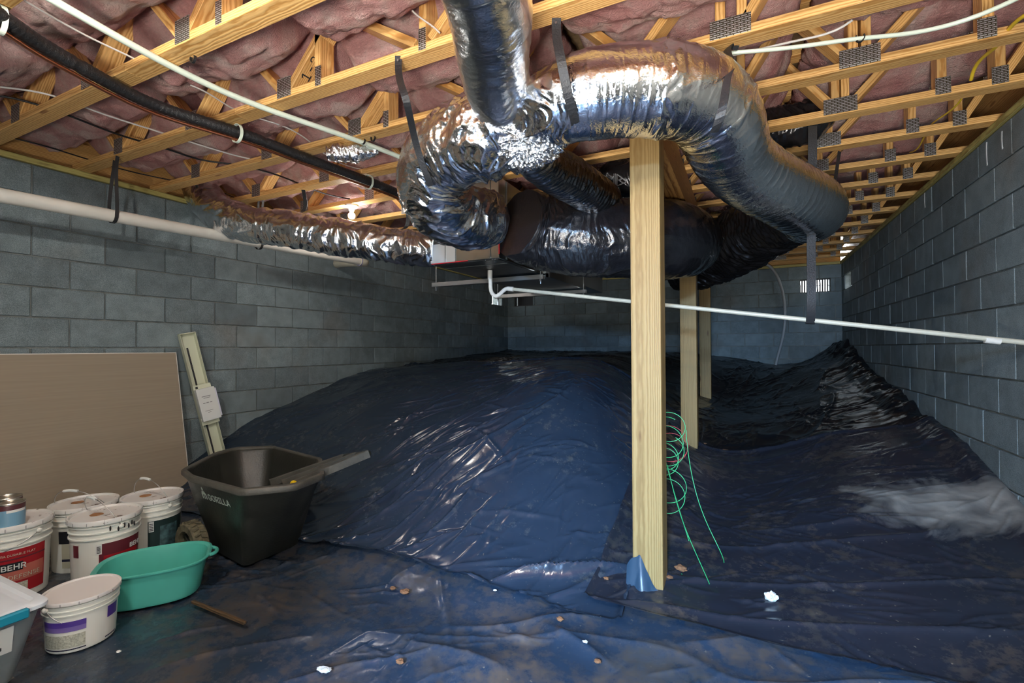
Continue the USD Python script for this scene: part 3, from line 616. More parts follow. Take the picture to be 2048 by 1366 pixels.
sheet('plastic_ground_sheet', 'black plastic sheet with pale dust right of the posts in front', -.66, XR-.012, 2.1, 4.72, PL_RIGHT, .028, .25, .5, 37, (.05, .014, .006), res=.009, cr=(520, .014, .6), edges=(.1, 0, .1, .06), extra=ex_right)
def ex_back(X, Y):
    b = gauss(X-1.25, .12)*np.clip((Y-4.4)/.6, 0, 1)
    b2 = gauss(np.hypot(X-1.2, (Y-8.1)*.5), .28)
    w = fbm(np.stack([X*6, Y*6, X*0], -1), 4, 3)
    keep = np.where(X < -.6, np.clip((Y-5.3)/.3, 0, 1), np.clip((Y-4.68)/.25, 0, 1))
    l = .05*ridge(np.stack([X*5, Y*3, X*0+2], -1), 8)**3*np.clip((X+.6)/.4, 0, 1)
    return (.085*b+.10*b2)*w*1.6 + l*.25 - .05*(1-keep)
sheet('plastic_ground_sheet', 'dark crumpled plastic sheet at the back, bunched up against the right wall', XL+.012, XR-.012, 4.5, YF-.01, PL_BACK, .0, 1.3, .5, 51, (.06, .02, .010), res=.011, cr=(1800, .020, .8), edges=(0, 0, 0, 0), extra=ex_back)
# flap of plastic turned up against the near post
fx = -.45
def flap():
    n, mth = 26, 22; u, v = np.meshgrid(np.linspace(0, 1, n), np.linspace(0, 1, mth), indexing='ij')
    base0, base1 = P(1254, 1172, 2.30), P(1330, 1172, 2.32)
    top = .19*np.interp(u, [0, .38, .55, 1], [.62, 1.0, .55, .02])
    X = base0[0]+(base1[0]-base0[0])*u; Y = base0[1]+(base1[1]-base0[1])*u*0 - .035*(1-v)**2 + .012*np.sin(u*9)*(1-v) - .015*np.sin(np.pi*u)*(1-v)
    Y = np.minimum(Y, 2.40-PW/2-.006-.03*(1-v))
    Z = .035 + top*v + .01*np.sin(u*14)*v
    m = grid_mesh(X, Y, Z); m2 = m.copy(); m2.apply_translation((0, .0015, 0)); m2.invert()
    return cat_([m, m2])
mobj('plastic_flap', flap(), PL_FLAP, None, smooth=True, label='blue black flap of plastic turned up against the foot of the near post', cat='plastic sheet')

# ------------------------------------------------------------------ ducts
def foil_disp(seed, ribs=.0022, fold=.014, crum=.006, pitch=.036, ends=None, skew=0., wire=0.):
    def d(s, th, R):
        line = np.exp(-((np.mod(s/.052+th/(2*np.pi), 1)-.5)/.045)**2)*wire
        wb_ = noise(np.stack([s*5, np.cos(th)*R*8, np.sin(th)*R*8+seed*5], -1), seed+9)*2.2
        a = np.stack([s*15+skew*th+wb_, np.cos(th)*R*7.5, np.sin(th)*R*7.5+seed], -1)
        b = np.stack([s*46+skew*3*th+wb_*3, np.cos(th)*R*19, np.sin(th)*R*19+seed*2], -1)
        c_ = np.stack([s*95+wb_*4, np.cos(th)*R*30, np.sin(th)*R*30+seed*3], -1)
        k = 1.0 if ends is None else np.clip(ends(s), 0, 4)
        return line + ribs*np.cos(2*np.pi*s/pitch+th) + k*(fold*(ridge(a, seed)**2-.4) + crum*(ridge(b, seed+1)**2-.4) + crum*.45*(ridge(c_, seed+2)-.5)) + .02*(noise(a*.25, seed+7)-.5)
    return d
def duct(label, pts, rad, matl, seed, name='flex_duct', ds=.006, sides=120, **kw):
    pts = np.array(pts, float)
    t = thing(name, label, 'duct', pts[0])
    mobj('jacket', sweep(pts, rad, sides, ds, foil_disp(seed, **kw)), matl, t, smooth=True)
    return t
# overhead trunk coming towards the camera
d1 = [(-.50, -.6, 2.31), (-.56, .2, 2.31), (-.62, .85, 2.31), (-.70, 1.25, 2.31), Pz(984, 60, 2.315), Pz(990, 150, 2.29), P(1010, 215, 2.05), P(1030, 260, 2.10)]
duct('silvery flexible duct running overhead towards the camera from the junction', d1, [.145, .145, .145, .142, .138, .13, .13, .125], FOILB, 3, fold=.004, crum=.002, ribs=.0014, pitch=.012)
# left branch curling down into the plenum
d5 = [P(1120, 232, 2.12), P(1060, 250, 2.14), P(985, 268, 2.2), P(925, 288, 2.3), P(882, 322, 2.42), P(868, 375, 2.55), P(893, 420, 2.70), P(935, 436, 2.84), P(968, 437, 3.0)]
duct('fat silvery foil duct curling down from the junction to the plenum front', d5, [.10, .165, .185, .185, .183, .185, .185, .18, .175], FOIL, 5, fold=.021, crum=.0055, ds=.004, sides=180, skew=.8, ribs=.0006, ends=lambda s: 1.1+.6*np.exp(-((s-.28)/.16)**2))
# right branch
d2 = [P(1040, 258, 2.12), P(1105, 214, 2.0), P(1180, 192, 1.95), P(1260, 183, 1.94), P(1345, 184, 1.95), P(1400, 201, 1.99), P(1436, 244, 2.06), P(1462, 308, 2.22), P(1535, 368, 2.46), P(1602, 405, 2.74), P(1625, 420, 3.0), P(1612, 432, 3.3)]
duct('fat silvery foil duct running right from the junction and bending away', d2, [.11, .15, .168, .172, .172, .172, .170, .166, .172, .180, .185, .18], FOIL, 8, fold=.0035, crum=.002, ds=.0045, sides=170, ribs=.0004, pitch=.06, wire=.0022, ends=lambda s: .5+7.0*np.exp(-((s-.14)/.07)**2)+2.6*np.exp(-((s-.62)/.05)**2)+2.0*np.exp(-((s-.9)/.03)**2))
# crumpled wrapping at the junction
def blob():
    m = trimesh.creation.icosphere(6, 1.0); v = m.vertices
    c = P(1050, 255, 2.12); S = np.array([.20, .15, .165])
    p = v*S
    p2 = np.stack([v[:, 0]*7, v[:, 1]*7, v[:, 2]*7], -1)
    r = 1 + .16*(ridge(p2*.8, 3)**2-.4) + .09*(ridge(p2*2.1, 4)**2-.4) + .04*(ridge(p2*4.5, 6)-.5)
    m.vertices = c + p*r[:, None]
    return m
t = thing('duct_junction', 'crumpled foil wrapped wye where the silvery ducts meet under the trusses', 'duct junction', P(1050, 255, 2.12))
mobj('foil_wrap', blob(), FOILX, t, smooth=True)
# dark duct going back from the junction
d7 = [P(1060, 300, 2.3), P(1100, 338, 2.55), P(1145, 362, 2.8), P(1185, 388, 3.02), P(1215, 402, 3.2)]
duct('dark foil duct descending behind the junction towards the back', d7, [.10, .112, .118, .118, .10], DARKFOIL, 13, fold=.008, crum=.004)
# black return duct on the plenum's right side
d6 = [P(1035, 445, 3.22), P(1075, 460, 3.28), P(1150, 474, 3.26), P(1240, 478, 3.25), P(1310, 480, 3.28), P(1345, 482, 3.40), P(1366, 484, 3.62), P(1378, 486, 3.85)]
duct('fat black jacketed duct leaving the plenum and passing behind the near post', d6, [.225, .255, .265, .268, .27, .27, .265, .25], BLACKJ, 17, fold=.012, crum=.0045, ribs=.0002, ds=.0055, sides=160, ends=lambda s: .7+1.6*np.exp(-((s-.14)/.12)**2))
# black elbow behind the middle post
d4 = [P(1625, 405, 3.15), P(1590, 428, 3.5), P(1540, 446, 3.95), P(1490, 476, 4.40), P(1438, 506, 4.85), P(1388, 534, 5.2), P(1348, 545, 5.4)]
duct('big glossy black duct elbow hanging right of the middle post', d4, [.17, .21, .26, .295, .29, .24, .20], BLACKJ, 19, fold=.022, crum=.010, ribs=.003, pitch=.05, ds=.008)
# black printed duct in the trusses
d8 = [P(1196, 352, 3.62), P(1215, 355, 3.6), P(1250, 360, 3.58), P(1300, 366, 3.58)]
t8 = duct('black printed duct tucked under the trusses just left of the near post', d8, [.05, .125, .14, .14], BLACKJ, 23, fold=.012, crum=.006, ribs=0)
o8 = P(1228, 372, 3.44); 
mobj('duct_print', cat_([ribbon([o8+CR*a+CU*b for a, b in pts], CU if abs(pts[0][0]-pts[-1][0]) > abs(pts[0][1]-pts[-1][1]) else CR, .006, .002) for pts in (((0, 0), (0, .09)), ((.012, 0), (.012, .09)), ((.022, .0), (.022, .085)), ((.022, .085), (.09, .03)), ((.022, .0), (.09, .03)), ((.038, .045), (.045, .062), (.058, .05), (.045, .03)))]), DUCTPRINT, t8)
d9 = [(.04, 3.42, 2.62), (.20, 3.42, 2.585), (.38, 3.42, 2.59), (.47, 3.42, 2.63)]
duct('black jacketed duct tucked between two trusses above the bend of the foil duct', d9, [.10, .125, .125, .08], BLACKJ, 31, fold=.012, crum=.005)
# left foil run along the left wall
dl = [P(396, 362, 4.15), P(415, 402, 3.98), P(470, 440, 3.80), P(560, 456, 3.72), P(650, 470, 3.68), P(740, 484, 3.66), P(810, 494, 3.64), P(872, 500, 3.62)]
duct('slim silvery foil duct sagging from the left wall to the plenum above the white drain', dl, [.11, .135, .142, .136, .138, .134, .126, .118], FOIL, 29, fold=.016, crum=.005, ribs=.0005, ds=.005, sides=110)
# foil scrap sticking out of the insulation
m = sweep([P(655, 308, 2.95), P(705, 305, 2.98), P(755, 300, 3.02)], [.03, .06, .035], 40, .006, foil_disp(41, fold=.02, crum=.012))
mobj('foil_scrap', m, FOILX, None, smooth=True, label='scrap of foil facing hanging under the insulation left of the fat duct', cat='foil')

# ------------------------------------------------------------------ air handler, plenum, struts
yb_ = 2.92; c0 = Py(862, 523, yb_); c1 = Py(998, 515, yb_)
XA, XB, ZB, ZU = c0[0], c1[0], 1.825, 2.40
YP, YE = 3.80, 4.86
t = thing('air_handler', 'galvanized plenum and air handler hung on struts under the trusses', 'air handler', ((XA+XB)/2, yb_, ZB))
def sheetbox(x0, x1, y0, y1, z0, z1, b=.004): return boxat(((x0+x1)/2, (y0+y1)/2, (z0+z1)/2), (x1-x0, y1-y0, z1-z0), b)
mobj('plenum', sheetbox(XA, XB, yb_, YP, ZB, ZU), GALV, t)
mobj('plenum_liner', sheetbox(XA+.01, XB-.01, yb_+.012, YP, ZB-.006, ZB+.01, .001), UNDER, t)
mobj('cross_break', boxat(((XA+XB)/2, 3.08, ZB-.008), (XB-XA-.03, .006, .004), .001), STRUT, t)
mobj('unit_cabinet', sheetbox(XA-.02, XB+.02, YP, YE, ZB-.012, ZU-.02), GALV2, t)
mobj('flange', cat_([sheetbox(XA-.028, XB+.028, YP-.012, YP+.012, ZB-.02, ZB+.02), sheetbox(XB-.005, XB+.03, YP-.012, YP+.012, ZB-.02, ZU), sheetbox(XA-.03, XA+.005, YP-.012, YP+.012, ZB-.02, ZU)]), STRUT, t)
mobj('return_box', sheetbox(XA+.02, XB+.01, YE, YE+.7, ZB+.03, ZU-.06), GALV2, t)
mobj('seam', boxat((XB-.07, yb_-.004, (ZB+ZU)/2), (.012, .01, ZU-ZB-.02), .002), GALV, t)
mobj('seam', boxat((XB+.004, yb_+.12, (ZB+ZU)/2), (.01, .012, ZU-ZB-.02), .002), GALV, t)
mobj('red_sealant', boxat(((XA+XB)/2-.12, yb_-.003, ZB+.003), ((XB-XA)*.55, .008, .008), .001), RED, t); mobj('red_sealant', boxat((XB+.002, yb_-.001, (ZB+ZU)/2-.1), (.008, .008, .32), .001), RED, t)
mobj('front_panel', boxat(((XA+XA+.22)/2, yb_-.006, ZB+.075), (.215, .006, .14), .002), plain('bare_metal_panel', (.70, .76, .80), .35, .6), t)
mobj('front_panel', boxat((XA+.135, yb_-.011, ZB+.09), (.006, .006, .16), .001), STRUT, t)
def strut(y, xl, xr, z, lab):
    t = thing('strut_channel', lab, 'strut', ((xl+xr)/2, y, z), group=None)
    def bx(dy, dz, sy, sz): return boxat(((xl+xr)/2, y+dy, z+dz), (xr-xl, sy, sz), .001)
    mobj('channel', cat_([bx(0, -.018, .041, .003), bx(-.019, 0, .003, .038), bx(.019, 0, .003, .038)]), STRUT, t)
    for x in (xl+.035, xr-.03):
        mobj('threaded_rod', cyl_between((x, y, z-.055), (x, y, CEIL+.03), .005, 10), STRUT, t)
        mobj('nut', at(trimesh.creation.cylinder(.011, .012, sections=6), (x, y, z-.027)), STRUT, t)
a = Py(866, 566, 3.62); b = Py(1087, 549, 3.62)
strut(3.62, a[0], XB+.05, ZB-.04, 'galvanized strut with hanging rods under the front end of the air handler')
strut(4.72, XA-.42, XB+.07, ZB-.045, 'galvanized strut under the back end of the air handler')
# condensate drain
YD = 3.27
t = thing('condensate_drain', 'thin ivory pipe sloping from the air handler trap across to the right wall', 'pipe', Py(1020, 577, YD))
s0 = Py(1022, 578, YD); s1 = Py(2040, 684, YD); s2 = s1 + (s1-s0)*.03
mobj('pipe', cyl_between(s0, s2, .0135, 18), PVC2, t, smooth=40)
cp = Py(1985, 681, YD); dv = (s1-s0)/np.linalg.norm(s1-s0)
mobj('coupling', cyl_between(cp-dv*.03, cp+dv*.03, .0175, 18), PVC, t, smooth=40)
tr = [Py(980, 556, YD+.02), Py(981, 572, YD+.02), Py(984, 586, YD+.01), Py(993, 592, YD), Py(1002, 586, YD), Py(1010, 579, YD), Py(1022, 578, YD)]
mobj('trap', sweep(tr, .0155, 16, .006), PVC, t, smooth=True)
mobj('fitting', cyl_between(s0-dv*.025, s0+dv*.02, .0185, 16), PVC, t, smooth=40)
mobj('fitting', cyl_between(tr[0]+(0, 0, .06), tr[0]-(0, 0, .012), .019, 16), PVC, t, smooth=40)

# ------------------------------------------------------------------ straps
def strap(label, pts, wdir, width, nail=None):
    t = thing('hanging_strap', label, 'strap', pts[0])
    mobj('webbing', ribbon(pts, wdir, width, .003), STRAPM, t)
    if nail is not None:
        mobj('nail', at(trimesh.creation.cylinder(.005, .004, sections=8, transform=trimesh.transformations.rotation_matrix(math.pi/2, [1, 0, 0])), nail), STRUT, t)
    return t
def foot(px, py, y=None, z=None):
    return Py(px, py, y) if y is not None else Pz(px, py, z)
q = Py(797, 112, 1.653); 
strap('black strap hanging from a truss down the front of the curling foil duct', [q, q+(0, -.001, -.05), P(812, 200, 1.98), P(826, 262, 2.12), P(845, 330, 2.235), P(862, 372, 2.31)], (1, .45, 0), .030, q+(0, -.004, -.02))
q = Py(1113, 36, 1.651)
strap('black strap hanging from a truss beside the junction over the right foil duct', [q, q+(0, -.001, -.05), P(1122, 120, 1.74), P(1136, 190, 1.78), P(1148, 235, 1.85), P(1152, 264, 1.93)], (1, .45, 0), .034, q+(0, -.004, -.02))
q = Pz(1462, 92, CEIL-.002)
strap('twisted black strap holding the bend of the right foil duct', [q+(.03, .02, 0), q, P(1459, 120, 1.95), P(1453, 165, 1.74), P(1445, 215, 1.70), P(1428, 265, 1.76)], (.9, -.2, .35), .030)
q = Pz(1679, 303, CEIL-.002)
strap('black strap looping under the far end of the right foil duct', [q, P(1672, 350, 3.05), P(1664, 400, 2.95), P(1650, 440, 2.80), P(1632, 460, 2.72), P(1610, 462, 2.68)], (.7, .7, .2), .024)
q = Pz(1625, 252, CEIL-.002); e = Py(1621, 640, YD-.017)
strap('long straight black strap hanging from a truss to carry the ivory drain pipe', [q, q+(e-q)*.33, q+(e-q)*.66, e+(0, 0, -.005), e+(0, .016, -.022), e+(0, .034, 0)], (1, .2, 0), .046)
# wall drain with its straps
A0, A1 = Px(0, 390.5, -3.75), Px(722, 523, -3.75); dA = (A1-A0)/np.linalg.norm(A1-A0)
t = thing('drain_pipe', 'thick white plastic drain pipe hung along the left block wall', 'pipe', A0)
mobj('pipe', cyl_between(A0-dA*1.2, A1, .042, 32), PVC, t, smooth=40)
el = [A1-dA*.03, A1+dA*.03, A1+dA*.085+(-.03, 0, .005), A1+dA*.11+(-.09, 0, .012), A1+dA*.12+(-.17, 0, .02), A1+dA*.12+(-.49, 0, .03)]
mobj('elbow', sweep(el, .049, 28, .01), PVC2, t, smooth=True)
mobj('coupling_ring', cyl_between(A1-dA*.035, A1-dA*.01, .051, 32), plain('purple_primer', (.30, .28, .42), .5), t, smooth=40)
for (px, py, top1, top2, lab) in ((226, 432, (210, 308), (236, 298), 'perforated black hanger strap looped round the white drain pipe near the camera'), (518, 488, (511, 402), (520, 440), 'perforated black hanger strap looped round the far part of the white drain pipe')):
    c = Px(px, py, -3.75); yy = c[1]; r = .0475
    loop = [np.array([c[0]-r, yy+.03, CEIL+.02]), (c[0]-r-.004, yy+.01, 2.3)] + [(c[0]+r*math.cos(a), yy, c[2]+r*math.sin(a)) for a in np.linspace(math.pi, 2*math.pi, 9)] + [(c[0]+r+.004, yy-.005, 2.3), np.array([c[0]+r+.01, yy, CEIL+.02])]
    loop = [np.array(p, float) for p in loop]; loop[1][2] = loop[-2][2] = (c[2]+CEIL)/2
    strap(lab, loop, (0, 1, 0), .020)
for (p0, a, lab) in ((P(607, 459, 3.70), .0, 'black strap round the thin foil duct left of the light bulb'), (P(814, 493, 3.64), .0, 'black strap round the thin foil duct close to the plenum')):
    r = .132; lp = [np.array([p0[0]+r*math.cos(q)*.35, p0[1]+r*math.cos(q)*.95, p0[2]+r*math.sin(q)]) for q in np.linspace(.5*math.pi, 1.75*math.pi, 14)]
    lp = [p0+(0.02, -.02, .30)] + [np.array([p0[0]+r*(-math.sin(q))*.30, p0[1]-r*math.cos(q), p0[2]+r*math.sin(q)]) for q in np.linspace(.42*math.pi, -.55*math.pi, 12)]
    strap(lab, lp, (1, .3, 0), .030)

# ------------------------------------------------------------------ line set, tubes and cables under the trusses
ac = [(-2.30, -.3, 2.425), (-2.40, .4, 2.425), Pz(0, 33, 2.425), Pz(80, 87, 2.43), Pz(160, 133, 2.43), Pz(300, 206, 2.435), Pz(470, 263, 2.435), Pz(600, 311, 2.435), Pz(720, 356, 2.435), P(792, 384, 3.75), P(830, 402, 3.9)]
t = thing('line_set', 'black insulated refrigerant line with copper tube under the trusses at upper left', 'pipe', ac[2])
mobj('insulation', sweep(ac, .030, 28, .008, lambda s, th, R: .0012*np.cos(2*np.pi*s/.012)+.004*(noise(np.stack([s*4, np.cos(th), np.sin(th)], -1), 2)-.5) - .004*np.exp(-((np.mod(s, .9)-.45)/.012)**2)), BLACK_RUB, t, smooth=True)
co = [np.array(p) + (-.014, -.006, -.038) for p in ac]
mobj('copper_tube', sweep(co, .009, 14, .02), COPPER, t, smooth=True)
for i, (px, py) in enumerate(((474, 264), (737, 362), (2, 36))):
    c = Pz(px, py, 2.430); dd = np.array([.0, 1., 0])
    lp = [c + np.array([.042*math.cos(a), 0, .052*math.sin(a)-.008]) for a in np.linspace(0, 2*math.pi, 20)]
    mobj('tie', ribbon(lp, (0.1, 1, 0), .016, .003, ds=.008), PEX, t)
wp = [(-2.05, -.3, 2.455), (-2.17, .4, 2.455), Pz(95, -6, 2.455), Pz(300, 110, 2.458), Pz(470, 193, 2.458), Pz(640, 255, 2.458), Pz(790, 310, 2.46), P(850, 335, 3.3), P(900, 350, 3.6)]
mobj('water_tube', sweep(wp, .0145, 16, .03), PEX, None, smooth=True, label='pale green white water tube crossing under the trusses right of the black line', cat='pipe')
px_ = [P(1380, 118, 2.45), Pz(1485, 104, 2.468), Pz(1600, 93, 2.462), Pz(1720, 77, 2.462), Pz(1830, 65, 2.462), Pz(1940, 37, 2.462), Pz(2040, -6, 2.462), (.98, 2.15, 2.44), (1.1, 1.7, 2.44)]
mobj('water_tube', sweep(px_, .0085, 14, .03), PEX, None, smooth=True, label='pale green tube sagging along the trusses at upper right', cat='pipe')
def cable(label, pts, r, m): mobj('cable', sweep(pts, r, 8, .03), m, None, smooth=True, label=label, cat='cable')
cable('thin white cable beside the water tube at upper left', [Pz(40, -5, 2.50), Pz(90, 25, 2.50), Pz(180, 75, 2.50), Pz(270, 118, 2.515), Pz(300, 135, 2.53)], .004, WHITE_CABLE)
cable('white cable along the left ends of the trusses', [Pz(-20, 172, 2.53), Pz(0, 174, 2.53), Pz(100, 190, 2.53), Pz(190, 222, 2.53), Pz(300, 258, 2.53), Pz(400, 290, 2.53), Pz(500, 318, 2.53)], .005, WHITE_CABLE)
cable('white cable drooping past the middle trusses left of the foil duct', [Pz(380, 170, 2.53), Pz(430, 195, 2.53), Pz(475, 222, 2.53), Pz(560, 250, 2.535), Pz(640, 300, 2.535), Pz(720, 338, 2.54)], .004, WHITE_CABLE)
cable('white cable with staples beside the top of the overhead duct', [Py(808, -5, 1.64), Py(840, 35, 1.645), Py(868, 55, 1.645), Py(880, 66, 1.65)], .004, WHITE_CABLE)
cable('white cable above the pale tube at upper right', [Pz(1400, 118, 2.50), Pz(1500, 103, 2.50), Pz(1600, 80, 2.50), Pz(1660, 65, 2.50), Pz(1705, 40, 2.51)], .005, WHITE_CABLE)
cable('black cable drooping between trusses near the left wall', [Pz(-10, 190, 2.55), Pz(60, 205, 2.55), Pz(140, 232, 2.53), Pz(240, 270, 2.53), Pz(340, 300, 2.53), Pz(400, 319, 2.53), Pz(460, 328, 2.53), Pz(560, 352, 2.53), Pz(600, 368, 2.53), Pz(700, 398, 2.53)], .006, BLACK_CABLE)
cable('thin black cable low along the left wall truss ends', [Pz(30, 277, 2.53), Pz(110, 298, 2.53), Pz(180, 320, 2.53), Pz(270, 345, 2.53), Pz(340, 360, 2.53), Pz(470, 396, 2.53)], .0045, BLACK_CABLE)
cable('yellow cable rising between the trusses at far upper right', [Py(2060, 25, 2.5), Py(2025, 50, 2.6), Py(1990, 95, 2.8), Py(1950, 135, 3.0), Py(1942, 160, 3.06)], .008, YELLOW_CABLE)
cable('thin yellow cable slanting through the trusses beside the right wall', [Py(1925, 195, 3.3), Py(1900, 222, 3.45), Py(1862, 250, 3.7), Py(1840, 290, 4.0), Py(1820, 305, 4.2)], .005, YELLOW_CABLE)
cable('grey flexible conduit bowing down the far wall beside the vent', [(.12, YF-.08, 2.47), Py(1535, 530, YF-.07), Py(1556, 556, YF-.06), Py(1568, 600, YF-.05), Py(1570, 640, YF-.05), Py(1562, 690, YF-.06), Py(1553, 724, YF-.10), Py(1550, 745, YF-.12)], .022, GREYTUBE)
def clip(label, p):
    m = ribbon([p+(-.012, 0, .012), p+(-.014, 0, -.004), p+(0, 0, -.016), p+(.014, 0, -.004), p+(.012, 0, .012)], (0, 1, 0), .010, .004, ds=.004)
    mobj('pipe_clip', m, BLACK_CABLE, None, label=label, cat='clip')
clip('empty black clip under the second truss at upper left', Pz(386, 118, 2.465)); clip('black clip holding the pale water tube beside the foil duct', Pz(726, 283, 2.462)); clip('empty black clip beside the pale water tube left of the foil duct', Pz(746, 277, 2.466)); clip('black clip on the pale tube at upper right', Pz(1720, 76, 2.463))

# ------------------------------------------------------------------ light bulbs
def lampholder(label, x, y, z, bm=BULB):
    t = thing('light_bulb', label, 'lamp', (x, y, z))
    mobj('lampholder', at(lathe([(0.0, 0), (.055, 0), (.056, -.012), (.046, -.022), (.030, -.026), (.022, -.05), (.0, -.05)], 32), (x, y, z)), PORCELAIN, t, smooth=40)
    prof = [(.013, -.048), (.014, -.062)] + [(.030*math.sin(a), -.092-.030*math.cos(a)) for a in np.linspace(.45, 0.001, 1)] + [(.030*math.sin(a), -.092+.030*math.cos(a)) for a in np.linspace(.5, math.pi-.001, 12)]
    prof = [(.013, -.048), (.0145, -.064)] + [(.030*math.sin(a), -.094+.030*math.cos(a)) for a in np.linspace(.5, math.pi-.0005, 14)]
    mobj('bulb', at(lathe(prof, 28), (x, y, z)), bm, t, smooth=True)
q = Pz(704, 420, CEIL)
lampholder('lit bare bulb in a porcelain holder under the trusses beyond the thin foil duct', -3.12, 3.12+.045, CEIL)
lampholder('lit bare bulb in a porcelain holder overhead behind the camera on the left', -1.60, .192+.045, CEIL, BULB2)
lampholder('lit bare bulb in a porcelain holder overhead behind the camera on the right', .45, .192+.045, CEIL, BULB2)

# ------------------------------------------------------------------ drywall sheet, fixture housing
t = thing('drywall_sheet', 'brown paper backed drywall sheet leaning on its long edge against the left block wall', 'drywall', (XL+.17, 1.0, .01))
yA, yB_ = -.15, 2.31; lo = np.array([XL+.26, 0, .02]); hi = np.array([XL+.045, 0, 1.178]); dz = (hi-lo)/np.linalg.norm(hi-lo); nrm = np.array([dz[2], 0, -dz[0]])
def slab(off, th, shrink=0):
    pts = []
    for y in (yA+shrink, yB_-shrink):
        for w in (lo+dz*shrink, hi-dz*shrink):
            for o in (off, off+th): pts.append(w + nrm*o + np.array([0, y, 0]))
    return trimesh.convex.convex_hull(np.array(pts))
mobj('gypsum_core', slab(.001, .0105), GYPSUM, t)
mobj('paper_face', slab(.0115, .001, .006), DRYWALL, t)
# light fixture housing (open channel) leaning beside it
b0 = np.array([XL+.20, 2.60, .11]); b1 = np.array([XL+.045, 2.385, 1.335]); ax = (b1-b0)/np.linalg.norm(b1-b0)
wv = np.array([0, 1, 0.]) - ax*ax[1]; wv += np.array([.25, 0, 0]); wv -= ax*(wv@ax); wv /= np.linalg.norm(wv); nv = np.cross(wv, ax); nv = nv if nv[0] > 0 else -nv
t = thing('fixture_housing', 'cream metal light fixture housing with paper box, leaning upright between drywall and mound', 'light fixture', b0)
LF = np.linalg.norm(b1-b0)
def fb(a0, a1, w0, w1, n0, n1):
    pts = [b0+ax*a+wv*w+nv*n for a in (a0, a1) for w in (w0, w1) for n in (n0, n1)]; return trimesh.convex.convex_hull(np.array(pts))
hw, dp = .058, .06
mobj('back_plate', fb(0, LF, -hw, hw, 0, .003), FIXTURE, t)
mobj('side_rail', fb(0, LF, -hw, -hw+.003, 0, dp), FIXTURE, t); mobj('side_rail', fb(0, LF, hw-.003, hw, 0, dp), FIXTURE, t)
mobj('end_cap', fb(LF-.004, LF+.002, -hw, hw, 0, dp), FIXTURE, t)
mobj('led_strip_slot', fb(.02, LF-.12, -.020, -.008, .003, .008), INK, t)
for k, (a0, a1) in enumerate(((LF-.50, LF-.44), (LF-.78, LF-.72))):
    mobj('bracket', fb(a0, a1, -hw-.004, hw+.012, dp, dp+.006), FIXTURE, t)
mobj('paper_box', fb(LF-.745, LF-.475, -hw-.002, hw+.018, dp+.004, dp+.05), PAPER, t)
mobj('paper_box', fb(LF-.73, LF-.49, hw+.016, hw+.030, dp-.0, dp+.045), plain('lilac_paper', (.60, .60, .70), .7), t)
for k, (a, w0, w1, hh) in enumerate(((LF-.545, -.03, .035, .006), (LF-.558, -.02, .03, .005), (LF-.60, -.032, -.015, .007), (LF-.60, -.008, .012, .007), (LF-.60, .02, .036, .007), (LF-.665, -.03, .03, .004), (LF-.68, -.012, .012, .004))):
    mobj('printed_line', fb(a, a+hh, w0, w1, dp+.05, dp+.0506), GREYINK, t)
for a in (LF-.47, LF-.75): mobj('knockout', fb(a, a+.018, -.046, -.028, dp+.0515 if False else dp+.006, dp+.0075), INK, t)

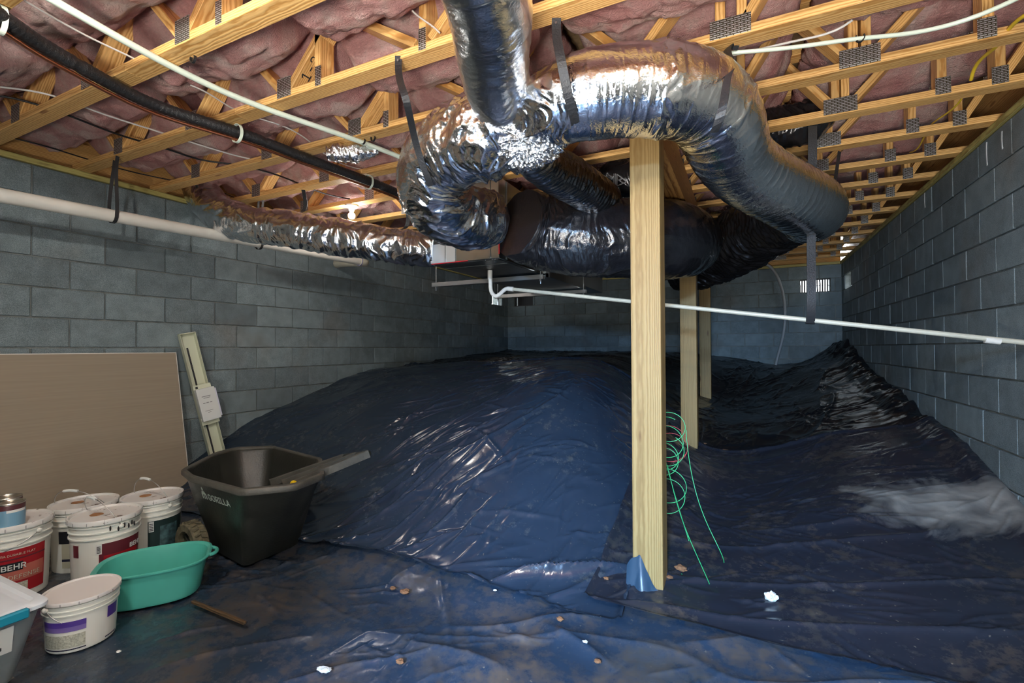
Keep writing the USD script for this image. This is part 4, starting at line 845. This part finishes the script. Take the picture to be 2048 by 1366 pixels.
# ------------------------------------------------------------------ pails
def pail(label, x, y, R, h, face, lid=LID, handle='up', name='paint_pail', hang=0, rust=True):
    z0 = gz(x, y)+.012
    t = thing(name, label, 'bucket', (x, y, z0)); o = np.array([x, y, z0])
    rb = R*.90
    prof = [(0, .004), (rb-.008, .004), (rb-.003, 0), (rb, .006), (R*.955, h*.70), (R*.958, h*.715), (R*1.0, h*.718), (R*1.0, h*.735), (R*.962, h*.74), (R*.966, h*.80), (R*1.005, h*.803), (R*1.005, h*.818), (R*.968, h*.823), (R*.970, h*.885), (R*1.005, h*.888), (R*1.005, h*.905), (R*.972, h*.91), (R*.975, h*.96)]
    mobj('body', at(lathe(prof, 64), o), PAIL, t, smooth=35)
    lp = [(R*.985, h*.93), (R*1.045, h*.93), (R*1.05, h*.935), (R*1.05, h*.985), (R*1.035, h*1.0), (R*.985, h*1.0), (R*.965, h*.99), (R*.955, h*.972), (R*.90, h*.97), (R*.3, h*.968), (0, h*.966)]
    mobj('lid', at(lathe(lp, 64), o), lid, t, smooth=35)
    for k in range(14):       # tear slots of the lid
        a = k*2*math.pi/14; c = np.array([R*1.05*math.cos(a), R*1.05*math.sin(a), h*.955]); m = cbox(.003, .002, h*.045, .0005)
        m.apply_transform(trimesh.transformations.rotation_matrix(a+math.pi/2, [0, 0, 1])); mobj('lid_slot', at(m, o+c), GREYINK, t)
    if rust:
        rs = random.Random(int(x*100)); a = rs.uniform(0, 6.28); q = o + np.array([R*.3*math.cos(a), R*.3*math.sin(a), h*.972])
        m = trimesh.creation.cylinder(R*.19, .002, sections=20); m.vertices[:, :2] *= (1 + .35*(noise(m.vertices*60+x*50, 4)-.5))[:, None]; mobj('spill_stain', at(m, q), RUST, t)
    # bail
    za = h*.86; a0 = face + math.pi/2
    p0 = o + np.array([R*1.02*math.cos(a0), R*1.02*math.sin(a0), za]); p1 = o + np.array([-R*1.02*math.cos(a0), -R*1.02*math.sin(a0), za])
    fwd = np.array([math.cos(face), math.sin(face), 0])
    c = (p0+p1)/2; ex = (p0-p1)/2; rad = np.linalg.norm(ex)
    dirn = fwd*math.cos(hang) + np.array([0, 0, 1])*math.sin(hang)
    pts = [c + ex*math.cos(q) + dirn*rad*1.05*math.sin(q) for q in np.linspace(0, math.pi, 25)]
    hd = mobj('handle', sweep(pts, .0021, 8, .01), STEELW, t, smooth=True)
    g = pts[10:15]; mobj('grip', sweep(g, .0075, 12, .008), PAPER, t, smooth=40)
    for p in (p0, p1): mobj('handle_ear', at(trimesh.creation.icosphere(2, .011), p), PAIL, t, smooth=True)
    return t, o, R, h
def patch(T, name, m, z0, z1, a0, a1, up=0):
    t, o, R, h = T
    def r(z): return np.interp(z, [.006, h*.70], [R*.90, R*.955])
    mm = curved_patch(r(z0)+.0008+up*.0008, r(z1)+.0008+up*.0008, z0, z1, a0, a1)
    mobj(name, at(mm, o), m, t, smooth=30)
def ptext(T, txt, h_, a, z, m, bold=False, up=2):
    t, o, R, h = T; r = np.interp(z, [.006, h*.70], [R*.90, R*.955])+.001+up*.0008
    tp = (R*.055)/(h*.70)
    mobj('lettering', at(wrap_text(txt, h_, r, a, z, bold, rz=tp), o), m, t)
def toward(x, y): return math.atan2(-y, -x)
# near left pail with the red label
x, y = -3.25, 1.04; f = toward(x, y)
T = pail('white paint pail with a bright red label, two small cans on its lid', x, y, .146, .36, f-.9, hang=-.55, rust=False)
patch(T, 'label', L_RED, .035, .245, f-1.3, f+.95); patch(T, 'label', L_MAROON, .198, .205, f-1.3, f+.95, 1); patch(T, 'label', L_SALMON, .095, .165, f-1.0, f+.90, 1); patch(T, 'label', L_BLACK, .145, .185, f-.30, f+.28, 2)
ptext(T, 'BEHR', .024, f-.26, .153, PAPER, True, 4); ptext(T, 'EXTRA DURABLE FLAT', .010, f-.45, .217, L_CREAM, False, 2); ptext(T, 'SCUFF DEFENSE', .019, f-.75, .106, L_CREAM, False, 3)
patch(T, 'label', L_GREY, .045, .085, f-.2, f+.42, 1)
# middle front pail
x, y = -3.0, 1.315; f = toward(x, y)
T = pail('white paint pail with a dark red label and barcode, paint dribbles under its lid', x, y, .146, .345, f-1.15, hang=1.15)
patch(T, 'label', L_MAROON, .03, .225, f-.18, f+1.25); patch(T, 'label', L_RED, .130, .165, f-.05, f+1.1, 1); patch(T, 'label', PAPER, .175, .225, f-.27, f-.10, 1); patch(T, 'label', L_MAROON, .165, .225, f-1.05, f-.82)
for k in range(6): patch(T, 'barcode_bar', INK, .182+.006*k, .185+.006*k, f-.24, f-.13, 2)
ptext(T, 'BEHR', .022, f+.72, .172, PAPER, True, 3)
for k in range(5): patch(T, 'fine_print', L_SALMON, .06+.014*k, .064+.014*k, f+.05, f+.6, 2)
for k, a in enumerate((.12, .34, .52, .66, .78, .88)):
    t_, o_, R_, h_ = T; q = o_ + np.array([R_*1.008*math.cos(f+a), R_*1.008*math.sin(f+a), h_*(.86-.03*(k % 2))]); m = trimesh.creation.icosphere(1, 1.0); m.vertices *= (.004, .004, .013)
    mobj('paint_drip', at(m, q), INK, T[0])
# back left pail
x, y = -3.33, 1.36; f = toward(x, y)
T = pail('white paint pail with a black and cream label, behind the others next to the drywall', x, y, .146, .345, f-.75, hang=1.0)
patch(T, 'label', L_CREAM, .03, .16, f-.7, f+.9); patch(T, 'label', L_BLACK, .16, .225, f-.8, f+.95, 1); patch(T, 'label', L_NAVY, .065, .078, f-.7, f+.9, 1)
for k in range(5): patch(T, 'fine_print', L_GREY, .09+.012*k, .094+.012*k, f-.4, f+.15, 1)
# back right pail
x, y = -3.13, 1.60; f = toward(x, y)
T = pail('white paint pail with a dark green streaked label, next to the cart wheel', x, y, .146, .345, f-1.0, hang=1.3)
patch(T, 'label', L_GREEN, .03, .225, f-.15, f+1.3); patch(T, 'label', L_TEAL, .04, .19, f+.25, f+.95, 1); patch(T, 'label', PAPER, .165, .222, f-.12, f+.05, 1)
for k in range(5): patch(T, 'barcode_bar', INK, .172+.009*k, .176+.009*k, f-.10, f+.03, 2)
# small front pail
x, y = -2.475, 1.005; f = toward(x, y)
T = pail('small wide white pail with a purple label in front of the teal tub', x, y, .122, .205, f+.55, lid=LIDC, hang=-.75, rust=False)
patch(T, 'label', L_VIOLET, .085, .104, f-1.2, f+.12); patch(T, 'label', L_PURPLE, .104, .125, f-1.2, f+.12); patch(T, 'label', L_GREY, .022, .072, f-1.2, f+.10); patch(T, 'label', L_NAVY, .012, .016, f-1.2, f+.12); patch(T, 'label', L_PURPLE, .09, .135, f+.75, f+1.2); patch(T, 'label', L_NAVY, .012, .016, f+.70, f+1.2)
# two small cans
def can(label, x, y, zb, band):
    t = thing('paint_can', label, 'can', (x, y, zb)); o = (x, y, zb); f = toward(x, y)
    mobj('body', at(lathe([(0, 0), (.052, 0), (.054, .003), (.053, .008), (.053, .110), (.055, .114), (.053, .118), (.046, .118), (.044, .112), (.0, .112)], 40), o), TIN, t, smooth=35)
    mobj('label', at(curved_patch(.0533, .0533, .008, .086, f-1.6, f+1.6, 40), o), CANBLUE if band else CANMAROON, t, smooth=30)
    mobj('label', at(curved_patch(.0534, .0534, .086, .108, f-1.6, f+1.6, 40), o), CANMAROON, t, smooth=30)
    mobj('label', at(curved_patch(.0539, .0539, .074, .086, f-.2, f+1.2, 30), o), PAPER, t, smooth=30)
can('small blue labelled tin can on the red labelled pail, in front', -3.165, 1.005, .012+.36*.97, True)
can('small maroon tin can on the red labelled pail, behind the blue one', -3.29, 1.035, .012+.36*.97, False)

# ------------------------------------------------------------------ teal tub
def superloop(a, b, n=64, e=3.2):
    th = np.arange(n)*2*np.pi/n; c, s = np.cos(th), np.sin(th)
    return np.c_[a*np.sign(c)*np.abs(c)**(2/e), b*np.sign(s)*np.abs(s)**(2/e)]
def loft(rings):
    n = len(rings[0]); V = np.vstack(rings); f = []
    i, j = np.meshgrid(np.arange(len(rings)-1), np.arange(n), indexing='ij')
    q = np.stack([i*n+j, i*n+(j+1) % n, (i+1)*n+(j+1) % n, (i+1)*n+j], -1).reshape(-1, 4)
    F = np.vstack([q[:, [0, 1, 2]], q[:, [0, 2, 3]]])
    c0, c1 = rings[0].mean(0), rings[-1].mean(0); V = np.vstack([V, c0, c1]); k = len(V)-2; j = np.arange(n)
    F = np.vstack([F, np.c_[np.full(n, k), (j+1) % n, j], np.c_[np.full(n, k+1), (len(rings)-1)*n+j, (len(rings)-1)*n+(j+1) % n]])
    return trimesh.Trimesh(V, F, process=False)
cx, cy = -2.585, 1.335; ang = math.atan2(.80, .60); Rm = np.array([[math.cos(ang), -math.sin(ang)], [math.sin(ang), math.cos(ang)]])
def ring(a, b, z, e=3.0):
    q = superloop(a, b, 72, e)@Rm.T; return np.c_[q+(cx, cy), np.full(72, z)]
z0 = .018; hh = .165; A_, B_ = .225, .175
t = thing('wash_tub', 'turquoise plastic wash tub with some dirt in it on the ground', 'tub', (cx, cy, z0))
rings = [ring(A_*.80, B_*.78, z0), ring(A_*.84, B_*.82, z0+.012), ring(A_*.94, B_*.93, z0+hh-.03), ring(A_*.965, B_*.96, z0+hh-.005), ring(A_*1.03, B_*1.04, z0+hh-.004), ring(A_*1.035, B_*1.045, z0+hh+.002), ring(A_*1.0, B_*1.0, z0+hh+.005), ring(A_*.945, B_*.935, z0+hh-.004), ring(A_*.92, B_*.91, z0+hh-.03), ring(A_*.82, B_*.80, z0+.018), ring(A_*.70, B_*.68, z0+.012)]
mobj('tub_shell', loft(rings), TEAL, t, smooth=40)
hx = np.array([cx, cy]) + Rm@[A_*1.0, 0]
pts = [np.r_[np.array([cx, cy])+Rm@[A_*1.0, -.05], z0+hh-.004], np.r_[np.array([cx, cy])+Rm@[A_*1.09, -.035], z0+hh-.006], np.r_[np.array([cx, cy])+Rm@[A_*1.09, .035], z0+hh-.006], np.r_[np.array([cx, cy])+Rm@[A_*1.0, .05], z0+hh-.004]]
mobj('tub_handle', sweep(pts, .009, 12, .008), TEAL, t, smooth=True)
for k, (u, v, s) in enumerate(((-.10, .02, .022), (.03, .05, .018), (.06, -.01, .024), (.0, -.04, .02), (.10, .05, .014))):
    m = trimesh.creation.icosphere(2, s); m.vertices *= (1 + .5*(noise(m.vertices*60+k*7, 3)-.5))[:, None]*np.array([1.3, 1, .7]); q = np.array([cx, cy])+Rm@[u, v]
    mobj('clay_clod', at(m, (q[0], q[1], z0+.03)), CLAY, None, smooth=True, label=['flattish red clay lump at the left end inside the turquoise wash tub', 'red clay lump in the middle of the wash tub towards the far side', 'largest red clay lump inside the wash tub, right of its middle', 'red clay lump in the wash tub under its near rim', 'smallest red clay lump at the handle end of the wash tub'][k], cat='dirt clod', group='clay lumps in the wash tub')

# ------------------------------------------------------------------ storage bin
bx1, by1, bx0, by0 = -2.295, .845, -2.80, .28; zl = .285
t = thing('storage_bin', 'clear plastic storage bin with white lid and teal latch at the picture edge', 'storage bin', ((bx0+bx1)/2, (by0+by1)/2, .012))
def rrect(x0, x1, y0, y1, r, z, n=8):
    pts = []
    for (cx_, cy_, a0) in ((x1-r, y1-r, 0), (x0+r, y1-r, 90), (x0+r, y0+r, 180), (x1-r, y0+r, 270)):
        for k in range(n): a = math.radians(a0+90*k/(n-1)); pts.append((cx_+r*math.cos(a), cy_+r*math.sin(a), z))
    return np.array(pts)
def rr(d, z, r=.04): return rrect(bx0+d, bx1-d, by0+d, by1-d, r, z)
mobj('bin_body', loft([rr(.075, .014), rr(.070, .02), rr(.020, zl-.03), rr(.012, zl-.012), rr(.016, zl-.012), rr(.024, zl-.03), rr(.074, .022), rr(.078, .019)]), BINBODY, t, smooth=40)
mobj('bin_lid', loft([rr(.004, zl-.016), rr(.0, zl-.014), rr(.0, zl-.002), rr(.006, zl+.004), rr(.03, zl+.006), rr(.04, zl-.002, .03), rr(.055, zl-.002, .03), rr(.065, zl+.003, .03)]), BINLID, t, smooth=35)
mobj('bin_latch', boxat((bx1+.004, by1-.215, zl-.012), (.022, .30, .034), .008), LATCH, t)
mobj('bin_label', (lambda m: m)(trimesh.convex.convex_hull(np.array([(bx1-.026+.004+s*.0009-(.16-.05)*0, y_, z_) for s in (0, 1) for y_ in (by1-.36, by1-.095) for z_ in (zl-.05,)] + [(bx1-.0445+.004+s*.0009, y_, zl-.145) for s in (0, 1) for y_ in (by1-.36, by1-.095)]))), PAPER, t)
mobj('bin_label', boxat((bx1-.030, by1-.20, zl-.085), (.004, .10, .035), .0005), GREYINK, t)
mobj('bin_label', boxat((bx1-.036, by1-.135, zl-.122), (.004, .025, .012), .0005), INK, t)
st = rr(.085, .02); 
def stones():
    X, Y = np.meshgrid(np.linspace(bx0+.075, bx1-.075, 40), np.linspace(by0+.075, by1-.075, 44), indexing='ij')
    Z = .085 + .03*(fbm(np.stack([X*18, Y*18, X*0], -1), 3, 5)-.5); g = grid_mesh(X, Y, Z); g2 = grid_mesh(X, Y, Z*0+.024); g2.invert(); return cat_([g, g2])
mobj('grey_contents', stones(), STONES, None, smooth=True, label='grey lumpy contents lying in the clear storage bin', cat='debris', kind='stuff')

# ------------------------------------------------------------------ dump cart
zr = .52
poly = np.array([Pz(*p, zr)[:2] for p in ((366, 940), (382, 953), (484, 981), (588, 971), (646, 949), (642, 918), (545, 893), (470, 896), (430, 907))])
def rounded(pg, n=72, buf=.03, shrink=0):
    s = Polygon(pg).buffer(-buf-shrink).buffer(buf, 16); L = s.exterior.length
    q = np.array([s.exterior.interpolate(L*k/n).coords[0] for k in range(n)])
    if Polygon(q).exterior.is_ccw is False: q = q[::-1]
    c = q.mean(0); a = np.arctan2(q[:, 1]-c[1], q[:, 0]-c[0]); k = np.argmin(np.abs(a-(-2.0))); return np.roll(q, -k, 0)
base = np.array([(-2.86, 1.77), (-2.445, 1.70), (-2.43, 2.04), (-2.88, 2.12)])
zbm = gz(-2.5, 1.75)+.03
def R3(q, z): return np.c_[q, np.full(len(q), z)]
top, bot = rounded(poly), rounded(base)
def mixr(k, sh=0):
    a = rounded(poly, shrink=sh) if sh else top; b = rounded(base, shrink=sh) if sh else bot
    return a*k+b*(1-k)
t = thing('dump_cart', 'black poly dump cart with two muddy wheels and a handle, beside the mound', 'cart', (-2.55, 1.85, zbm))
ctr = top.mean(0)
lip = lambda k, z: R3(ctr+(top-ctr)*k, z)
tub_mesh = loft([R3(mixr(0)*.99+bot.mean(0)*.01, zbm), R3(mixr(.04), zbm+.02), R3(mixr(.35), zbm+.17), R3(mixr(.7), zbm+.34), R3(mixr(.93), zr-.03), R3(mixr(.985), zr-.005), R3(mixr(.97, .012), zr-.005), R3(mixr(.90, .012), zr-.03), R3(mixr(.35, .012), zbm+.18), R3(mixr(.06, .012), zbm+.03), R3(bot.mean(0)+(bot-bot.mean(0))*.8, zbm+.022)]); mobj('tub_body', tub_mesh, POLY, t, smooth=40)
rimm = loft([lip(.965, zr-.022), lip(1.015, zr-.028), lip(1.03, zr-.022), lip(1.03, zr-.002), lip(1.015, zr+.006), lip(.965, zr+.006), lip(.95, zr), lip(.95, zr-.012)])
rimm.update_faces(np.arange(len(rimm.faces)) < len(rimm.faces)-144)   # ring: no caps
nn = 72; j = np.arange(nn); F = np.vstack([np.array(rimm.faces), np.c_[7*nn+j, 7*nn+(j+1) % nn, (j+1) % nn], np.c_[7*nn+j, (j+1) % nn, j]])
mobj('rim', trimesh.Trimesh(rimm.vertices, F, process=False), POLYRIM, t, smooth=40)
# lettering on the side
pA, pD = np.r_[Pz(382, 953, zr)[:2], zr], np.r_[Pz(484, 981, zr)[:2], zr]; qA, qD = np.array([-2.86, 1.77, zbm]), np.array([-2.445, 1.70, zbm])
Xd = (pD-pA)/np.linalg.norm(pD-pA); Zd = ((pA+pD)-(qA+qD)); Zd -= Xd*(Zd@Xd); Zd /= np.linalg.norm(Zd); Nd = np.cross(Xd, Zd)
def onface(u, v, off=.006):            # u along the rim from its left end, v below the rim
    k = v/(zr-zbm); a = pA+(qA-pA)*k; b = pD+(qD-pD)*k; e = (b-a)/np.linalg.norm(b-a)
    return a + e*u + Nd*off
def drop(m, off=.0012):
    """lay flat artwork on the cart's side: every vertex is moved along the side's normal onto the body"""
    T0 = tub_mesh.vertices[tub_mesh.faces]; e1, e2 = T0[:, 1]-T0[:, 0], T0[:, 2]-T0[:, 0]; D = -Nd; h = np.cross(D, e2); a_ = (e1*h).sum(1); a_[np.abs(a_) < 1e-12] = 1e-12
    v = m.vertices.copy()
    for i, p in enumerate(v):
        lift = (p-onface(0, 0, 0))@Nd; o_ = p + Nd*.3; s_ = o_-T0[:, 0]; u = (s_*h).sum(1)/a_; q = np.cross(s_, e1); w_ = (q@D)/a_; t_ = (e2*q).sum(1)/a_
        ok = (u >= 0) & (w_ >= 0) & (u+w_ <= 1) & (t_ > 0)
        if ok.any(): v[i] = o_ + D*(t_[ok].min()-off-(.0012 if lift > 0.0012 else 0))
    m.vertices = v; return m
LO = lambda u, v: onface(u, v, 0)
o1 = LO(.15, .118); mobj('logo', drop(plane_text('GORILLA', .036, o1, Xd, Zd, .0015, True)), LOGOW, t)
ape = []; o2 = LO(.092, .118)
for pg in ([(0, 0), (.010, 0), (.010, .022), (.020, .030), (.020, .0), (.028, 0), (.028, .03), (.038, .022), (.038, 0), (.048, 0), (.048, .03), (.038, .046), (.032, .05), (.016, .05), (.010, .046), (0, .03)], [(.015, .052), (.033, .052), (.033, .064), (.024, .075), (.015, .064)]):
    m = trimesh.creation.extrude_polygon(Polygon(pg), .0015, engine='earcut'); v = m.vertices; m.vertices = o2 + np.outer(v[:, 0], Xd)+np.outer(v[:, 1], Zd)+np.outer(v[:, 2], Nd); ape.append(drop(m))
mobj('logo', cat_(ape), LOGOW, t)
# handle
h0, h1 = P(590, 968, 2.60), P(738, 907, 2.78); g0, g1 = P(540, 966, 2.62), P(688, 914, 2.86)
mobj('handle_rail', trimesh.Trimesh(*(lambda m: (m.vertices, m.faces))(ribbon([h0, (h0+h1)/2, h1], (0, 0, 1), .042, .026))), POLYRIM, t)
mobj('handle_rail', ribbon([g0, (g0+g1)/2, g1], (0, 0, 1), .036, .024), POLYRIM, t)
mobj('handle_grip', sweep([g1, h1], .018, 16, straight=True), POLY, t, smooth=40)
mobj('handle_rail', ribbon([(h0+g0)/2+(0, 0, .004), (h1+g1)/2+(0, 0, .004)], (0, 0, 1), .03, .02), POLYRIM, t)
cdir = (CAM-h0)/np.linalg.norm(CAM-h0); cdir[2] *= .2
nd = np.cross(h1-h0, [0, 0, 1]); nd /= np.linalg.norm(nd)
mobj('pivot_cap', cyl_between(P(587, 967, 2.575)-nd*.0, P(587, 967, 2.575)+nd*.016, .018, 24), YELLOW, t, smooth=40)
def wheel(c, r, w):
    c = np.array(c); axd = np.array([-.12, -1, 0]); axd /= np.linalg.norm(axd)
    Tm = trimesh.geometry.align_vectors([0, 0, 1], axd); Tm[:3, 3] = c
    prof = [(r*.62, -w*.42), (r*.66, -w/2), (r*.94, -w*.5), (r, -w*.38), (r, w*.38), (r*.94, w*.5), (r*.66, w/2), (r*.62, w*.42), (r*.60, 0), (r*.62, -w*.42)]
    m = lathe(prof, 56); m.apply_transform(Tm); tw = mobj('tire', m, TIRE, t, smooth=40)
    for k in range(24):
        a = k*2*math.pi/24
        for sgn in (-1, 1):
            b = cbox(.016, .012, w*.40, .002); b.apply_transform(trimesh.transformations.rotation_matrix(.35*sgn, [1, 0, 0])); b.apply_translation((r*1.0, 0, sgn*w*.2)); b.apply_transform(trimesh.transformations.rotation_matrix(a+(.13 if sgn > 0 else 0), [0, 0, 1])); b.apply_transform(Tm)
            mobj('tread_lug', b, TIRE, tw)
    hub = lathe([(0, -w*.3), (r*.2, -w*.3), (r*.2, w*.34), (0, w*.34)], 24); hub.apply_transform(Tm); hb = mobj('hub', hub, POLY, t, smooth=40)
    for k in range(7):
        b = cbox(r*.5, .012, w*.4, .003); b.apply_translation((r*.40, 0, .0)); b.apply_transform(trimesh.transformations.rotation_matrix(k*2*math.pi/7, [0, 0, 1])); b.apply_transform(Tm); mobj('spoke', b, POLY, t)
    b = trimesh.creation.cylinder(.012, .02, sections=12); b.apply_translation((0, 0, w*.40)); b.apply_transform(Tm); mobj('axle_nut', b, plain('nut_brass', (.5, .35, .2), .4, 1.0) if c[1] < 1.8 else STRUT, t)
wheel((-2.745, 1.60, .128), .122, .075)
wheel((-2.80, 2.30, .17), .118, .075)

# ------------------------------------------------------------------ coil of wires behind the near post, litter
def coilpts(c, r, n, drop, seed, tilt=.15):
    rs = random.Random(seed); out = []
    for k in range(n*18+1):
        a = k*2*math.pi/18 + seed; out.append(np.array(c) + np.array([r*math.cos(a)*(1+.06*math.sin(k*.21)), tilt*r*math.sin(a)+.01*math.sin(k*.3), r*math.sin(a) - drop*k/(n*18)]))
    return out
t = thing('wire_coil', 'loose coil of thin green wires with straight tails behind the near post', 'wire', P(1345, 880, 2.95))
for k, (px, py, r, n, dr) in enumerate(((1330, 868, .10, 2, .10), (1325, 905, .085, 2, .06), (1330, 960, .11, 2, .12), (1335, 850, .09, 1, .03))):
    mobj('loop', sweep(coilpts(P(px, py, 2.74), r, n, dr, k+1), .0022, 6, .012), GREENW, t, smooth=True)
for k, pts in enumerate((((1372, 860), (1380, 930), (1392, 985), (1420, 1060), (1443, 1108), (1448, 1125)), ((1332, 925), (1350, 990), (1368, 1050), (1378, 1082)), ((1335, 930), (1352, 1000), (1372, 1060), (1400, 1125), (1419, 1168)), ((1328, 1050), (1345, 1100), (1357, 1135), (1364, 1148)))):
    q = []
    for i, (px, py) in enumerate(pts):
        e = Pz(*pts[-1], .06)
        for _ in range(5): e = Pz(*pts[-1], gz(e[0], e[1])+.045)
        t0, t1 = 2.74, (e-CAM)@CF
        q.append(P(px, py, t0+(t1-t0)*i/(len(pts)-1)))
    mobj('tail', sweep(q, .0024, 6, .02), GREENW, t, smooth=True)
t = thing('wire_coil', 'thin red wire coiled among the green ones at the middle post', 'wire', P(1350, 870, 3.0))
for k, (px, py, r) in enumerate(((1335, 880, .11), (1340, 890, .09))): mobj('loop', sweep(coilpts(P(px, py, 2.78), r, 1, .03, k+2.3), .0018, 6, .012), REDW, t, smooth=True)
def clod(px, py, s, m, label, cat, group, seed, z=.03, flat=.6):
    q = Pz(px, py, z)
    for _ in range(6): q = Pz(px, py, gz(q[0], q[1])+.02)
    b = trimesh.creation.icosphere(2, s); v = b.vertices
    b.vertices = v*(1+.8*(noise(v*2.2/s+seed*3, seed)-.5))[:, None]*np.array([1.2, 1, flat])
    mobj('paper_scrap' if m is PAPER else 'clay_clod', at(b, (q[0], q[1], q[2]+.012+s*.2)), m, None, smooth=False if m is PAPER else True, label=label, cat=cat, group=group)
clod(1543, 1202, .022, PAPER, 'crumpled white paper scrap on the plastic right of the near post', 'scrap', None, 5, flat=1.1)
for k, (px, py, s) in enumerate(((1362, 1143, .022), (1340, 1160, .012), (1195, 1120, .012), (1212, 1162, .010), (810, 1190, .018), (785, 1182, .012), (1060, 1078, .008), (965, 1060, .010), (1450, 905, .022), (1410, 890, .012), (1120, 1245, .012), (1195, 1330, .010), (800, 1330, .012))):
    clod(px, py, s, CLAY, ['big reddish clay crumb on the plastic just behind the near post', 'small clay crumb between the near post and the white paper scrap', 'clay crumb on the sheet seam well left of the near post', 'tiny clay crumb left of the plastic flap at the near post', 'biggest clay crumb of the pair in front of the mound', 'smaller clay crumb of the pair in front of the mound', 'clay speck low on the slope of the mound above the seam', 'clay speck on the mound slope between the crumb pair and the post', 'big clay crumb on the plastic right of the middle post', 'small clay crumb at the foot of the middle post', 'lone clay crumb in the foreground below the near post', 'clay crumb close to the bottom picture edge, below the near post', 'clay crumb close to the bottom picture edge, left of the middle'][k], 'dirt clod', 'clay crumbs on the plastic sheets', k+1)
for k, (px, py, s) in enumerate(((650, 1348, .016), (237, 1310, .007), (990, 1186, .007), (1170, 1290, .008), (640, 1345, .010))):
    clod(px, py, s, PAPER, ['large white chip in the foreground near the bottom picture edge', 'tiny white chip in front of the small purple labelled pail', 'white chip on the sheet seam below the mound', 'white chip in the foreground left of the near post foot', 'second white chip beside the large one near the bottom edge'][k], 'scrap', 'white chips on the foreground plastic', k+21, flat=.4)
t = thing('wood_stick', 'muddy thin stick lying on the plastic before the cart', 'stick', Pz(390, 1205, .03))
board(t, 'stick', Pz(385, 1203, .035), Pz(490, 1246, .035), .016, .012, wood('muddy_wood', (.12, .075, .04), (.05, .03, .015)))
